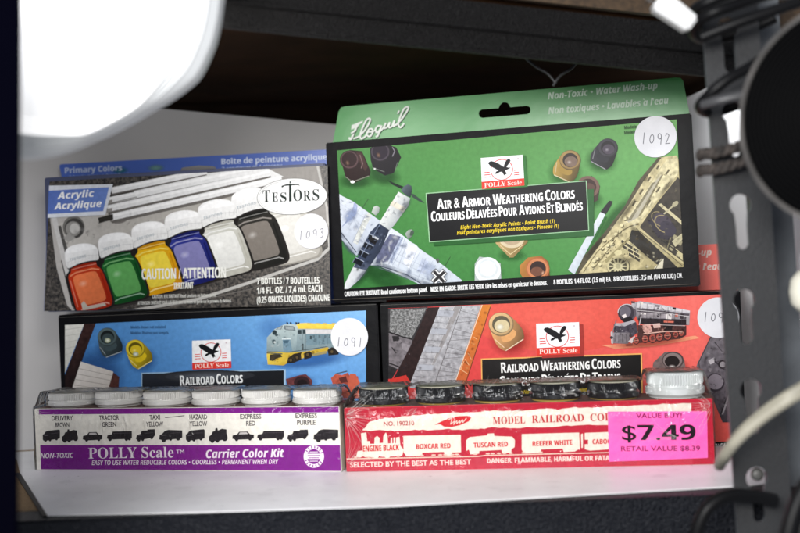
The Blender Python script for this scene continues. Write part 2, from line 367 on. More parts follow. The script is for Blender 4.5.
def rnd(poly, it=2, q=.25):
    for _ in range(it):
        out = []
        for i in range(len(poly)):
            a, b = poly[i], poly[(i + 1) % len(poly)]
            out += [(a[0] + (b[0] - a[0]) * q, a[1] + (b[1] - a[1]) * q), (a[0] + (b[0] - a[0]) * (1 - q), a[1] + (b[1] - a[1]) * (1 - q))]
        poly = out
    return poly
class Art:
    """printed surface in the plane of a box face; shapes are given in photo coordinates and measured onto the face"""
    STEP = 0.0004
    def __init__(s, mw, win=None):
        s.mw = mw; s.v = []; s.f = []; s.c = []; s.m = []; s.layer = 1; s.win = win
        s.o = mw @ Vector((0, 0, 0)); s.n = (mw.to_3x3() @ Vector((0, -1, 0))).normalized(); s.inv = mw.inverted()
    def uv(s, p):
        r = ray(p[0], p[1]); t = (s.o - CAM).dot(s.n) / r.dot(s.n)
        q = s.inv @ (CAM + r * t); return (q.x, q.z)
    def raw(s, uvs, faces, cols, mi=0):
        n0 = len(s.v); y = -s.layer * s.STEP
        s.v += [(u, y, v) for u, v in uvs]
        for f in faces: s.f.append([n0 + i for i in f]); s.m.append(mi); s.c.append([cols[i] for i in f])
    def poly(s, pts, col, mi=0, noclip=False, nolayer=False):
        """col: one sRGB colour, or (c0, c1, p0, p1) for an ink gradient from p0 to p1"""
        pts = [tuple(p) for p in pts]
        if not noclip: pts = clip(pts, s.win)
        if len(pts) < 3: return
        if isinstance(col[0], (tuple, list)):
            c0, c1, p0, p1 = col; d = (p1[0] - p0[0], p1[1] - p0[1]); L = d[0] ** 2 + d[1] ** 2
            cols = []
            for p in pts:
                t = max(0, min(1, ((p[0] - p0[0]) * d[0] + (p[1] - p0[1]) * d[1]) / L)); cols.append(s2l([c0[k] + (c1[k] - c0[k]) * t for k in range(3)]))
        else: cols = [s2l(col)] * len(pts)
        s.raw([s.uv(p) for p in pts], [list(range(len(pts)))], cols, mi)
        if not nolayer: s.layer += 1
    def grid(s, q, cs, n=10, mi=0):
        """bilinear ink gradient over a quad TL,TR,BR,BL"""
        pts = []; cols = []
        for j in range(n + 1):
            for i in range(n + 1):
                a, b = i / n, j / n; wts = ((1 - a) * (1 - b), a * (1 - b), a * b, (1 - a) * b)
                pts.append(tuple(sum(wts[k] * q[k][d] for k in range(4)) for d in (0, 1)))
                cols.append(s2l([sum(wts[k] * cs[k][d] for k in range(4)) for d in range(3)]))
        s.raw([s.uv(p) for p in pts], [[j * (n + 1) + i, j * (n + 1) + i + 1, (j + 1) * (n + 1) + i + 1, (j + 1) * (n + 1) + i] for j in range(n) for i in range(n)], cols, mi)
        s.layer += 1
    def mottle(s, poly, n, dark, light, size, k=.4):
        """weathering and photographic tone inside one pictured shape: many faint irregular spots"""
        def inside(x, y):
            c = False
            for i in range(len(poly)):
                (x1, y1), (x2, y2) = poly[i], poly[i - 1]
                if (y1 > y) != (y2 > y) and x < (x2 - x1) * (y - y1) / (y2 - y1) + x1: c = not c
            return c
        xs_ = [p[0] for p in poly]; ys_ = [p[1] for p in poly]; got = 0
        for _ in range(n * 6):
            x, y = random.uniform(min(xs_), max(xs_)), random.uniform(min(ys_), max(ys_)); rx = size * random.uniform(.4, 1.5); ry = rx * random.uniform(.25, .9)
            if not (inside(x - rx * .8, y) and inside(x + rx * .8, y) and inside(x, y + ry) and inside(x, y - ry)): continue
            s.blob(x, y, rx, ry, random.choice((0, 35, -50, 90)) + random.uniform(-12, 12), random.choice((dark, dark, light)), None, 9, k * random.uniform(.4, 1.2)); s.layer -= .8; got += 1
            if got >= n: break
        s.layer += 1
    def blob(s, cx, cy, rx, ry, rot, cin, cout=None, n=24, k_=1.0):
        """soft printed spot whose ink thins out to nothing at its rim"""
        for p0, p1, a0, a1 in ((0.0, 0.5, 1.0, 0.6), (0.5, 0.75, 0.6, 0.22), (0.75, 1.0, 0.22, 0.0)):
            a0, a1 = a0 * k_, a1 * k_
            o = ell(cx, cy, rx * p1, ry * p1, rot, n); q = ell(cx, cy, rx * p0, ry * p0, rot, n)
            for k in range(n):
                k2 = (k + 1) % n
                t = [(*o[k], a1), (*o[k2], a1), (*q[k2], a0), (*q[k], a0)] if p0 else [(*o[k], a1), (*o[k2], a1), (cx, cy, a0)]
                t = clip(t, s.win)
                if len(t) >= 3: s.raw([s.uv(p) for p in t], [list(range(len(t)))], [(*s2l(cin), p[2]) for p in t], 4)
        s.layer += 1
    def spot(s, cx, cy, rx, ry, rot, cin, cout, n=20):
        """small printed highlight: ink shading from its middle out to the ink around it"""
        for k in range(5):
            f = 1 - k / 5; t = (k + .7) / 5.4
            s.poly(ell(cx, cy, rx * f, ry * f, rot, n), [cout[i] + (cin[i] - cout[i]) * t for i in range(3)], nolayer=True); s.layer += .3
        s.layer += 1
    def stroke(s, pts, wd, col, mi=0, closed=False):
        """polyline of constant printed width (px)"""
        n = len(pts)
        for i in range(n if closed else n - 1):
            p, q = pts[i], pts[(i + 1) % n]; dx, dy = q[0] - p[0], q[1] - p[1]; L = math.hypot(dx, dy) or 1
            ox, oy = -dy / L * wd / 2, dx / L * wd / 2; ex, ey = dx / L * wd * .3, dy / L * wd * .3
            s.poly([(p[0] + ox - ex, p[1] + oy - ey), (q[0] + ox + ex, q[1] + oy + ey), (q[0] - ox + ex, q[1] - oy + ey), (p[0] - ox - ex, p[1] - oy - ey)], col, mi, nolayer=True)
            s.layer += 0.12
        s.layer += 1
    def text(s, string, p0, p1, cap, st='sb', col=(255, 255, 255), off=0.0, shear=0.0, mi=0):
        """string set between two baseline points; cap = height of a capital in photo px; repeats of ^ mark small-cap runs"""
        vs, fs = text_run(string, st, off)
        s._place(vs, fs, p0, p1, cap, col, shear, mi, (0.32 if cap > 12 else 0.14) if st in ('sb', 'sbi') and cap > 4 else 0.0)
    def smallcaps(s, string, p0, p1, cap, st='sb', col=(255, 255, 255), big=1.28, off=0.0):
        vs, fs, x = [], [], 0.0
        for wd in string.split(' '):
            for part, k in ((wd[:1], big), (wd[1:], 1.0)):
                if not part: continue
                v, f = text_run(part, st, off); m0 = min(q[0] for q in v); n0 = len(vs)
                vs += [(x + (q[0] - m0) * k, q[1] * k) for q in v]; fs += [tuple(i + n0 for i in t) for t in f]
                x = max(q[0] for q in vs) + 0.07
            x += 0.27
        s._place(vs, fs, p0, p1, cap, col, 0, 0, 0.12)
    def _place(s, vs, fs, p0, p1, cap, col, shear, mi, bold=0.0):
        x0 = min(v[0] for v in vs); x1 = max(v[0] for v in vs); L = math.hypot(p1[0] - p0[0], p1[1] - p0[1])
        ux, uy = (p1[0] - p0[0]) / L, (p1[1] - p0[1]) / L
        k = cap / 0.70
        a = s.uv(p0); b = s.uv((p0[0], p0[1] - 10)); upv = (0, -1)
        out = []
        # 'up' on the face itself, expressed in photo px
        a0 = s.inv; q0 = s.mw @ Vector((a[0], 0, a[1])); q1 = s.mw @ Vector((a[0], 0, a[1] + 0.5))
        e0, e1 = proj(q0), proj(q1); ul = math.hypot(e1[0] - e0[0], e1[1] - e0[1]); upv = ((e1[0] - e0[0]) / ul, (e1[1] - e0[1]) / ul)
        for (x, y) in vs:
            t = (x - x0) / (x1 - x0) * L + shear * y * k; out.append((p0[0] + ux * t + upv[0] * y * k, p0[1] + uy * t + upv[1] * y * k))
        cols = [s2l(col)] * len(out)
        for dx in ((-bold, bold) if bold else (0,)):
            s.raw([s.uv((p[0] + dx, p[1])) for p in out], fs, cols, mi); s.layer += 0.5
    def finish(s, name, parent, mats=None):
        me = bpy.data.meshes.new(name)
        me.from_pydata([(a * CM, b * CM, c * CM) for a, b, c in s.v], [], s.f)
        for m in (mats or [M_PRINT, M_GRANITE, M_COAL, M_ROUGHPRINT, M_SOFT]): me.materials.append(m)
        at = me.color_attributes.new('ink', 'FLOAT_COLOR', 'CORNER'); i = 0
        for p, cols, mi in zip(me.polygons, s.c, s.m):
            p.material_index = mi
            for li, c in zip(p.loop_indices, cols): at.data[li].color = (*[q * 0.92 for q in c[:3]], c[3] if len(c) > 3 else 1.0)
        o = link(name, me, parent); bmn = bmesh.new(); bmn.from_mesh(me)
        for f in bmn.faces:
            if f.normal.y > 0: f.normal_flip()
        bmn.to_mesh(me); bmn.free()
        return o

def pose(x, y, z, yaw, pitch=0, roll=0):
    return Matrix.Translation((x, y, z)) @ Matrix.Rotation(math.radians(yaw), 4, 'Z') @ Matrix.Rotation(math.radians(pitch), 4, 'X') @ Matrix.Rotation(math.radians(roll), 4, 'Y')
def set_pose(o, m):
    q = m.copy(); q.translation = m.translation * CM; o.matrix_basis = q

# ================================================================== structure: wall, shelf, rack
FL = P(150, 20.5, 57.5); FR = P(716, 77, 63.2)              # lower front line of the upper beam
BL_ = P(143, 107, 88.0); along = FR - FL
FLx = FL - along * 0.7
UDIR = along.normalized()
wall_n = Vector((-UDIR.y, UDIR.x, 0)).normalized()
WA = Vector((BL_.x, BL_.y, 0)) + wall_n * 0.3; WD = Vector((UDIR.x, UDIR.y, 0)).normalized()
w0 = WA - WD * 55; w1 = WA + WD * 48
def wall(name, a, b, z0, za, zb, t, m):
    d = (b - a).normalized(); n = Vector((-d.y, d.x, 0)) * t
    base = [Vector((p.x, p.y, z0)) for p in (a, b, b + n, a + n)]; top = [Vector((p.x, p.y, z)) for p, z in ((a, za), (b, zb), (b + n, zb), (a + n, za))]
    o = build(name, bm_prism(base, top), m); o['kind'] = 'structure'; return o
def on_wall(x, y):
    r = ray(x, y); t = (WA - CAM).dot(wall_n) / r.dot(wall_n); return CAM + r * t
e0, e1 = on_wall(143, 107), on_wall(340, 125)
def ztop(p): return e0.z + (e1.z - e0.z) * ((p - e0).dot(WD)) / ((e1 - e0).dot(WD))
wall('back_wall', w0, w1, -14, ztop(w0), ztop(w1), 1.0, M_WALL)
wall('dark_gap_backing', Vector((-75, 116, 0)), Vector((70, 116, 0)), -14, 44, 44, 2.0, mat('gap_shade_dark', (0.05, 0.045, 0.04), 0.9, var=0.2, scale=10))  # dark sheet added for the shade in the gap above the back wall
sx = 23.6
hit = WA + WD * ((sx - WA.x) / WD.x)
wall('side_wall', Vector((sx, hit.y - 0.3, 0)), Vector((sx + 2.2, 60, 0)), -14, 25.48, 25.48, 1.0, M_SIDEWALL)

rack = thing('shelving_rack', 'black metal shelving rack with slotted grey post and white lined shelf under the boxes', 'shelving', (0, 62, -6))
# lower shelf: particle board, white liner with a cut corner, black beam
board = build('shelf_board', bm_prism([Vector(p) for p in ((-36, 61.3, -1.6), (24, 61.3, -1.6), (24, 92, -1.6), (-36, 82, -1.6))],
                                       [Vector(p) for p in ((-36, 61.3, -0.06), (24, 61.3, -0.06), (24, 92, -0.06), (-36, 82, -0.06))]), M_EDGE, rack, world=True)
fe = [onz(x, y) for x, y in ((47, 515), (200, 512), (400, 505.5), (560, 496), (745, 485.5))]
cut = onz(20, 473)
lin = fe + [Vector((23.4, 62, 0)), Vector((23.4, 90, 0)), Vector((-30, 82, 0)), Vector((cut.x - 2.3, 79, 0)), cut]
liner = build('shelf_liner', bm_prism([Vector((p.x, p.y, -0.05)) for p in lin], [Vector((p.x, p.y, 0)) for p in lin]), M_LINER, board, world=True)
strip = [onz(47, 516, -0.03), cut + Vector((0, 0, -.03)), cut + Vector((-0.35, 0, -.03)), onz(43, 517.5, -0.03)]
build('edge_banding', bm_prism([p + Vector((0, 0, -.02)) for p in strip], [p + Vector((0, 0, .06)) for p in strip]), M_BLACKCARD, board, world=True)
bmb = bm_box(-37, 58.6, -7.5, 24.5, 61.25, -0.075, 0.12)
build('beam', bmb, M_HAMMER_LOW, rack, world=True)
# upper shelf: L-section beam (ledge part-way up), board above
zc = Vector((0, 0, 1)); fwd = Vector((-UDIR.y, UDIR.x, 0)).normalized()
def run(profile, a, b):
    """sweep a (depth, height) profile from a to b"""
    return bm_prism([a + fwd * d + zc * h for d, h in profile], [b + fwd * d + zc * h for d, h in profile])
FRx = FR + along * 0.04
build('beam', run([(0.0, 0.0), (0.0, 0.2), (-0.1, 0.28), (-0.1, 1.18), (-0.42, 1.27), (-0.42, 1.38), (-0.06, 1.46), (-0.06, 2.8), (0.25, 2.8), (0.25, 0.0)], FLx, FRx), M_HAMMER, rack, world=True)
bd = fwd * ((BL_ - FL).dot(fwd)); bz = (BL_ - FL).z
q = [Vector((-42, 52.5, 26.3)), Vector((26, 66.5, 26.3)), Vector((40, 115, 26.3)), Vector((-60, 115, 26.3))]
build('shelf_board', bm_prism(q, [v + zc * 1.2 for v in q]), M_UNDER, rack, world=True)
tb = [FLx + fwd * -0.02 + zc * 3.2, FRx + along * .2 + fwd * -0.02 + zc * 3.2, FRx + along * .2 + fwd * 8 + zc * 4.6, FLx + fwd * 8 + zc * 4.6]
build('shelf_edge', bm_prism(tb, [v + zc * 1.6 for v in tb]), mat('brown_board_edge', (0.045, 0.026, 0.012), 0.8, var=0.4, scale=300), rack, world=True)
# wire hooks hanging under the beam
for pts in ([(522, 55), (535, 66), (548, 74), (556, 84)], [(580, 57), (572, 68), (560, 76), (553, 86)]):
    build('wire_hook', bm_tube(spline([P(x, y, 66) for x, y in pts], 6), 0.085, 8), mat('dull_wire', (0.02, 0.02, 0.022), 0.5), rack, world=True, smooth=True)

# slotted post on the right
def keyhole(cx, cz, s=1.12):
    r, rs, h = 0.50 * s, 0.27 * s, 1.75 * s; out = []
    for k in range(0, 17):
        a = math.radians(-50 + 280 * k / 16); out.append((cx + r * math.cos(a), cz + r * math.sin(a)))
    out += [(cx - rs, cz - h * .55)]
    for k in range(0, 9):
        a = math.radians(180 + 180 * k / 8); out.append((cx + rs * math.cos(a), cz - h + rs * math.sin(a)))
    out += [(cx + rs, cz - h * .55)]
    return out
PD = 56.5
pt, pb = P(702, 10, PD), P(736.5, 520, PD)
ptr, pbr = P(758, 10, PD), P(793, 520, PD)
pw = (ptr - pt).length; ph = (pt - pb).length
zv = (pt - pb).normalized(); xv = (ptr - pt); xv = (xv - zv * xv.dot(zv)).normalized(); yv = zv.cross(xv)
mp = Matrix((xv, yv, zv)).transposed().to_4x4(); mp.translation = pb
inv = mp.inverted()
holes = []
for (hx, hy) in ((728, 28), (733, 112), (740.5, 205), (744.5, 300), (751, 390), (757, 478)):
    r = ray(hx, hy); t = (pb - CAM).dot(yv) / r.dot(yv); l = inv @ (CAM + r * t); holes.append(keyhole(l.x, l.z))
holes.append(keyhole(pw * .5, -3.2)); holes.append(keyhole(pw * .5, ph + 3.8))
bmq = bm_plate([(0, -12), (pw, -12), (pw, ph + 9), (0, ph + 9)], holes, 0.2)
for f in bmq.faces:
    if abs(f.normal.y) < .5: f.material_index = 1
bmesh.ops.transform(bmq, matrix=mp, verts=bmq.verts)
post = build('post', bmq, [M_POST, M_FLANGE], rack, world=True)
bf = bm_box(pw - 0.2, 0.22, -12, pw, 3.4, ph + 9, 0.03); bmesh.ops.transform(bf, matrix=mp, verts=bf.verts)
build('post_flange', bf, M_FLANGE, post, world=True)
bf = bm_box(pw - 0.1, 3.45, -12, pw + 2.3, 3.62, ph + 9, 0.03); bmesh.ops.transform(bf, matrix=mp, verts=bf.verts)
build('post_lip', bf, M_FLANGE, post, world=True)

# left upright, nearer to the camera
up = thing('steel_upright', 'dark out of focus steel upright along the left edge, in front of the white lamp', 'shelf post', P(2, 540, 43))
lt, lb = P(19.5, -30, 43), P(16.5, 570, 43)
def flange(dx0, dx1, dy0, dy1):
    b = [lb + Vector((dx0, dy0, 0)), lb + Vector((dx1, dy0, 0)), lb + Vector((dx1, dy1, 0)), lb + Vector((dx0, dy1, 0))]
    t = [lt + Vector((dx0, dy0, 0)), lt + Vector((dx1, dy0, 0)), lt + Vector((dx1, dy1, 0)), lt + Vector((dx0, dy1, 0))]
    return bm_prism(b, t)
build('front_flange', flange(-9, 0, 0, 0.25), M_LEFT, up, world=True)  # unseen outer width extended so its shadow darkens the left wall
build('side_flange', flange(-9, -8.75, 0.27, 5), M_LEFT, up, world=True)

# ================================================================== the paint boxes
def carton(name, label, cat, m, W, H, Dp, mats, group):
    t = thing(name, label, cat, group=group); set_pose(t, m)
    bm = bm_box(-W / 2, 0, 0, W / 2, Dp, H, 0.075, 2)
    for f in bm.faces: f.material_index = 0
    for f in bm.faces:
        if f.normal.x > .9: f.material_index = 1
        elif f.normal.x < -.9: f.material_index = 1
        elif f.normal.z < -.9: f.material_index = 2
        if max(abs(f.normal.x), abs(f.normal.y), abs(f.normal.z)) < .999: f.material_index = 3
    build('carton', bm, list(mats) + [M_WORN], t)
    return t
def flap(t, m, Dp, H, hgt, outline_px, hole_px, col_art, cardmat):
    """hang tab standing up from the top back edge"""
    fm = m @ Matrix.Translation((0, Dp - 0.08, 0)); a = Art(fm)
    out = [a.uv(p) for p in outline_px]; zb = H - 0.3
    out = [(u, max(v, zb)) for u, v in out]
    bm = bm_plate(out, [[a.uv(p) for p in hole_px]] if hole_px else [], 0.05)
    bmesh.ops.translate(bm, vec=(0, Dp - 0.08, 0), verts=bm.verts)
    fo = build('hang_tab', bm, cardmat, t)
    for nm, fn in col_art:
        b = Art(fm); fn(b); o = b.finish(nm, fo); o.location = (0, (Dp - 0.08) * CM, 0)
    return fo

def sticker(t, m, cx, cy, r, strokes, dx=0.0, wd=0.75):
    a = Art(m); a.layer = 300
    c = a.uv((cx, cy)); e = a.uv((cx + r, cy)); rr = abs(e[0] - c[0])
    bm = bmesh.new(); vs = [bm.verts.new((c[0] + rr * math.cos(k * math.tau / 48), -0.16, c[1] + rr * math.sin(k * math.tau / 48))) for k in range(48)]
    f = bm.faces.new(vs); ex = bmesh.ops.extrude_face_region(bm, geom=[f])
    bmesh.ops.translate(bm, vec=(0, 0.012, 0), verts=[v for v in ex['geom'] if isinstance(v, bmesh.types.BMVert)])
    bmesh.ops.recalc_face_normals(bm, faces=bm.faces[:])
    so = build('price_sticker', bm, M_STICKER, t)
    a.layer = 0.1625 / a.STEP
    for s_ in strokes: a.stroke(s_, wd, (104, 104, 112))
    a.finish('handwritten_number', so)
    return so
# handwriting: digits as pen strokes in a 1 x 1.6 cell
PEN = {'1': [[(0.55, 0), (0.35, 1.6)]], '0': [ell(0.5, 0.85, 0.36, 0.62, 12, 14) + [ell(0.5, 0.85, 0.36, 0.62, 12, 14)[0]]],
       '9': [ell(0.5, 0.45, 0.34, 0.4, 0, 12) + [(0.84, 0.45), (0.72, 1.6)]],
       '3': [[(0.2, 0.1), (0.6, 0.0), (0.8, 0.25), (0.4, 0.65), (0.8, 0.95), (0.65, 1.45), (0.2, 1.6)]],
       '2': [[(0.15, 0.35), (0.4, 0.0), (0.8, 0.25), (0.55, 0.85), (0.15, 1.5), (0.95, 1.4)]],
       '6': [[(0.75, 0.0), (0.35, 0.6), (0.22, 1.2), (0.5, 1.6), (0.85, 1.25), (0.6, 0.9), (0.28, 1.1)]]}
def pen(s, x, y, w_, h_, slope=0.0, gap=1.35):
    out = []
    for i, c in enumerate(s):
        for st in PEN[c]:
            out.append([(x + (i * gap + px) * w_, y + py / 1.6 * h_ - slope * (i * gap + px) * w_) for px, py in st])
    return out

def jar(a, cx, cy, r, dx, dy, body, rim, paint, shadow, bg, sq=0.95):
    """printed open jar seen from above: rim ellipse at (cx,cy), body running to a squarish base at (cx+dx,cy+dy)"""
    a.blob(cx + dx * 1.15, cy + dy * 1.25, r * 1.9, r * 1.6, 0, shadow, bg)
    bx, by = cx + dx, cy + dy; ang = math.atan2(dy, dx); R = r * 1.28
    base = [(bx + R * math.cos(ang + k), by + R * math.sin(ang + k)) for k in (-1.5, -1.0, -0.72, 0.72, 1.0, 1.5)]
    top = [(cx + r * 1.05 * math.cos(ang + k), cy + r * 1.05 * math.sin(ang + k)) for k in (1.6, 2.2, 3.14, 4.08, 4.68)]
    dk = [q * .55 for q in body]; lt = [min(255, q * 1.12 + 8) for q in body]
    a.poly(rnd(base + top, 2), (lt, dk, (cx - r, cy), (bx + R, by)))
    mid = [(cx + dx * .62 + R * .72 * math.cos(ang + k), cy + dy * .62 + R * .72 * math.sin(ang + k)) for k in (-1.1, -.4, .4, 1.1)]
    a.poly(rnd(mid + [(cx + dx * .2, cy + dy * .2)], 2), [min(255, q * 1.05) for q in body])
    a.stroke([(p[0] - dx * .06, p[1] - dy * .06) for p in base[2:4]], 0.8, [min(255, q * .5 + 130) for q in body])
    a.stroke([(bx + R * .8 * math.cos(ang + .95), by + R * .8 * math.sin(ang + .95)), (cx + dx * .4 + R * .9 * math.cos(ang + 1.3), cy + dy * .4 + R * .9 * math.sin(ang + 1.3))], 0.8, [min(255, q * .6 + 100) for q in body])
    a.poly(ell(cx, cy, r * 1.04, r * sq * 1.04), [q * .6 for q in rim])
    a.poly(ell(cx - .03 * r, cy - .04 * r, r * .97, r * sq * .95), (rim, [q * .8 for q in rim], (cx - r, cy - r), (cx + r, cy + r)))
    a.poly(ell(cx, cy, r * .74, r * sq * .74), [q * .45 for q in paint])
    a.poly(ell(cx + .06 * r, cy + .14 * r, r * .62, r * sq * .55), paint)
    a.spot(cx - .1 * r, cy + .2 * r, r * .25, r * .2, 0, [min(255, q * .6 + 110) for q in paint], paint, 10)

def eagle_logo(a, q, red=(214, 52, 44)):
    """white badge with a flying black bird in a red ring; q = TL,TR,BR,BL in px; drawn in a 1 x .81 cell"""
    def T(pts): return [tuple((1 - x) * ((1 - y) * q[0][d] + y * q[3][d]) + x * ((1 - y) * q[1][d] + y * q[2][d]) for d in (0, 1)) for x, y in pts]
    a.poly(T([(0, 0), (1, 0), (1, 1), (0, 1)]), (238, 238, 240))
    for r0, c in ((0.268, red), (0.250, (238, 238, 240))): a.poly(T(ell(0.485, 0.43, r0, r0 * 1.28, 0, 36)), c)
    for k in range(3):
        y = 0.47 + k * .075
        a.poly(T([(0.07, y), (0.20 + .01 * k, y - .005), (0.20 + .01 * k, y + .022), (0.07, y + .027)]), red)
        a.poly(T([(0.77, y), (0.89, y - .005), (0.89, y + .022), (0.77, y + .027)]), red)
    bird = [(0.17, 0.19), (0.20, 0.14), (0.26, 0.13), (0.34, 0.17), (0.42, 0.23), (0.49, 0.30), (0.535, 0.345), (0.55, 0.27), (0.575, 0.20), (0.61, 0.13), (0.65, 0.10), (0.69, 0.115), (0.705, 0.16), (0.68, 0.22), (0.64, 0.29), (0.60, 0.355),
            (0.63, 0.375), (0.70, 0.385), (0.665, 0.415), (0.62, 0.44), (0.565, 0.475), (0.585, 0.53), (0.595, 0.60), (0.565, 0.585), (0.55, 0.635), (0.52, 0.585), (0.49, 0.50), (0.44, 0.50), (0.38, 0.545), (0.335, 0.555), (0.325, 0.52), (0.36, 0.47), (0.41, 0.45), (0.36, 0.41), (0.28, 0.34), (0.21, 0.27)]
    a.poly(T(bird), (22, 22, 26))
    a.poly(T([(0, 0.765), (1, 0.765), (1, 1), (0, 1)]), (218, 58, 48))
    b0, b1, b2 = T([(0.06, 0.955), (0.94, 0.955), (0.06, 0.80)])
    a.text('POLLY Scale', b0, b1, math.hypot(b0[0] - b2[0], b0[1] - b2[1]) * .92, 'rb', (250, 225, 215))
    a.poly(T(ell(0.885, 0.115, 0.022, 0.03, 0, 10)), (205, 190, 195))

G_SET = 'boxed acrylic paint sets'
# ---------------------------------------------------------------- green set
GW, GH, GD = 24.75, 11.14, 3.9
gm = pose(7.27, 74.5, 10.44, -14.2, 0.1, -0.75)
green = carton('paint_set_box', 'green and black boxed paint set with warplane and tank, sticker 1092, above the red set', 'paint set', gm, GW, GH, GD, [M_BLACKCARD, mat('pale_green_side_card', (0.72, 0.76, 0.74), 0.35, var=0.3, scale=30), M_CARTON], G_SET)
GWIN = [(337, 150.5), (676.5, 119.5), (683.5, 267), (344.5, 289)]
a = Art(gm, GWIN)
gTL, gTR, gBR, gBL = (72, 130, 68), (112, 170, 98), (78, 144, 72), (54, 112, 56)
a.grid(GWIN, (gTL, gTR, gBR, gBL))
GB = (84, 150, 80); GS = (34, 78, 40)
Zp = Zm(335, 140, 8.0)
# two dark jars, top left
a.blob(356, 181, 20, 9, 0, (40, 82, 42), (78, 140, 76)); a.blob(383, 175, 20, 12, 15, (40, 82, 42), (80, 142, 78))
for pts, c in (([(40, 150), (60, 210), (85, 300), (145, 350), (280, 285), (285, 250), (240, 140), (215, 90), (120, 80)], (48, 30, 30)),
               ([(280, 70), (285, 160), (305, 230), (400, 285), (470, 265), (530, 140), (490, 60), (430, 40), (330, 40)], (38, 34, 42))):
    a.poly(Zp(pts), (c, [q * .7 for q in c], Zp([(40, 80)])[0], Zp([(300, 350)])[0]))
a.poly(Zp([(170, 100), (215, 100), (262, 220), (240, 250), (200, 180)]), (66, 44, 42))
a.stroke(Zp([(85, 295), (140, 335), (270, 288)]), .8, (120, 125, 110)); a.poly(Zp(ell(140, 335, 18, 12, 0, 10)), (235, 240, 230))
a.stroke(Zp([(200, 120), (222, 190), (210, 225)]), .9, (120, 95, 95)); a.stroke(Zp([(300, 220), (330, 232), (395, 255)]), .6, (110, 115, 110)); a.poly(Zp(ell(318, 231, 10, 6, 0, 8)), (210, 215, 210))
a.stroke(Zp([(460, 60), (478, 90), (460, 130)]), .9, (130, 125, 135)); a.stroke(Zp([(500, 180), (480, 245)]), .6, (100, 110, 100))
for cx, cy, r0, rim, ins in ((115, 158, 76, (88, 66, 68), (46, 30, 32)), (362, 95, 78, (70, 62, 72), (40, 32, 44))):
    a.poly(Zp(ell(cx, cy, r0, r0 * .98, 0)), [q * .6 for q in rim]); a.poly(Zp(ell(cx, cy, r0 * .93, r0 * .9, 0)), rim); a.poly(Zp(ell(cx, cy - 2, r0 * .80, r0 * .77, 0)), ins)
    a.blob(*Zp([(cx - 14, cy + 26)])[0], 2.4, 3.2, -25, (118, 92, 80), ins, 12)
# warplane
Zq = Zm(336, 180, 4.632)
W1, W2, W3 = (206, 212, 222), (176, 184, 198), (140, 148, 162)
a.blob(*Zq([(225, 455)])[0], 26, 12, 20, (38, 88, 42), (62, 128, 64)); a.blob(*Zq([(200, 395)])[0], 20, 15, 0, (40, 88, 44), (62, 130, 64))
a.blob(*Zq([(120, 430)])[0], 20, 9, -55, (38, 84, 42), (60, 124, 62))
# tail boom and left wing, right wing
a.poly(Zq([(-20, 40), (30, 75), (80, 100), (150, 150), (205, 190), (175, 240), (130, 330), (95, 350), (60, 320), (20, 265), (-20, 225)]), (W1, W2, Zq([(60, 90)])[0], Zq([(90, 340)])[0]))
a.poly(Zq([(205, 190), (245, 215), (300, 250), (390, 320), (470, 375), (585, 465), (560, 490), (420, 500), (330, 455), (250, 420), (190, 395), (150, 395), (170, 330)]), (W1, (190, 198, 208), Zq([(300, 240)])[0], Zq([(330, 460)])[0]))
for pts, c in (([(85, 100), (75, 140), (55, 180), (20, 225), (60, 190), (95, 160), (100, 120)], (150, 160, 190)), ([(150, 150), (110, 215), (80, 290), (100, 300), (135, 225), (165, 165)], (198, 200, 196)),
               ([(250, 250), (300, 262), (240, 380), (185, 385), (190, 340)], (92, 96, 122)), ([(300, 262), (312, 270), (258, 388), (240, 384)], (168, 178, 200)), ([(330, 330), (370, 350), (340, 410), (310, 385)], (216, 220, 228)), ([(400, 360), (430, 380), (405, 440), (375, 420)], (186, 194, 212))):
    a.poly(Zq(pts), c, 3)
a.blob(*Zq([(68, 165)])[0], 7, 10, 35, (142, 156, 190), W1, 14); a.blob(*Zq([(430, 415)])[0], 9, 9, 0, (176, 186, 208), (203, 210, 220), 14); a.spot(*Zq([(350, 320)])[0], 9, 6, 30, (226, 226, 230), (205, 211, 220), 14)
for ln, wd, c in (([(10, 225), (60, 290), (95, 335)], .9, (60, 66, 78)), ([(5, 250), (45, 300), (90, 348)], .6, (72, 78, 90)), ([(190, 395), (250, 412), (330, 440), (410, 490)], .9, (58, 64, 76)), ([(200, 408), (260, 428), (330, 460)], .5, (90, 96, 108)),
                  ([(245, 390), (310, 265)], .6, (120, 128, 148)), ([(320, 270), (300, 330), (262, 395)], .4, (150, 158, 175)), ([(150, 88), (122, 130)], .5, (60, 80, 60)), ([(530, 355), (505, 400)], .5, (50, 70, 50)), ([(140, 155), (100, 240), (70, 300)], .5, (150, 156, 168)), ([(110, 130), (60, 220)], .35, (160, 166, 178)), ([(390, 330), (340, 430)], .35, (165, 172, 186)), ([(450, 372), (400, 470)], .35, (165, 172, 186))):
    a.stroke(Zq(ln), wd, c)
LW = Zq([(0, 60), (30, 75), (80, 100), (150, 150), (205, 190), (175, 240), (130, 330), (95, 350), (60, 320), (20, 265), (0, 235)])
RWg = Zq([(245, 215), (300, 250), (390, 320), (470, 375), (570, 460), (540, 480), (420, 492), (330, 455), (250, 420), (190, 395), (170, 370)])
for (x, y, rx, ry, ro) in ((60, 318, 12, 3.5, 48), (20, 250, 10, 3, 50), (120, 330, 7, 5, 60), (240, 405, 14, 3.5, 22), (330, 445, 16, 3.5, 24), (420, 482, 14, 3.5, 20), (195, 385, 8, 6, 0)): a.blob(*Zq([(x, y)])[0], rx, ry, ro, (84, 92, 112), None, 20, .55)
a.mottle(LW, 34, (132, 142, 166), (236, 238, 240), 3.2, .45); a.mottle(RWg, 60, (132, 142, 166), (238, 240, 242), 3.4, .45)
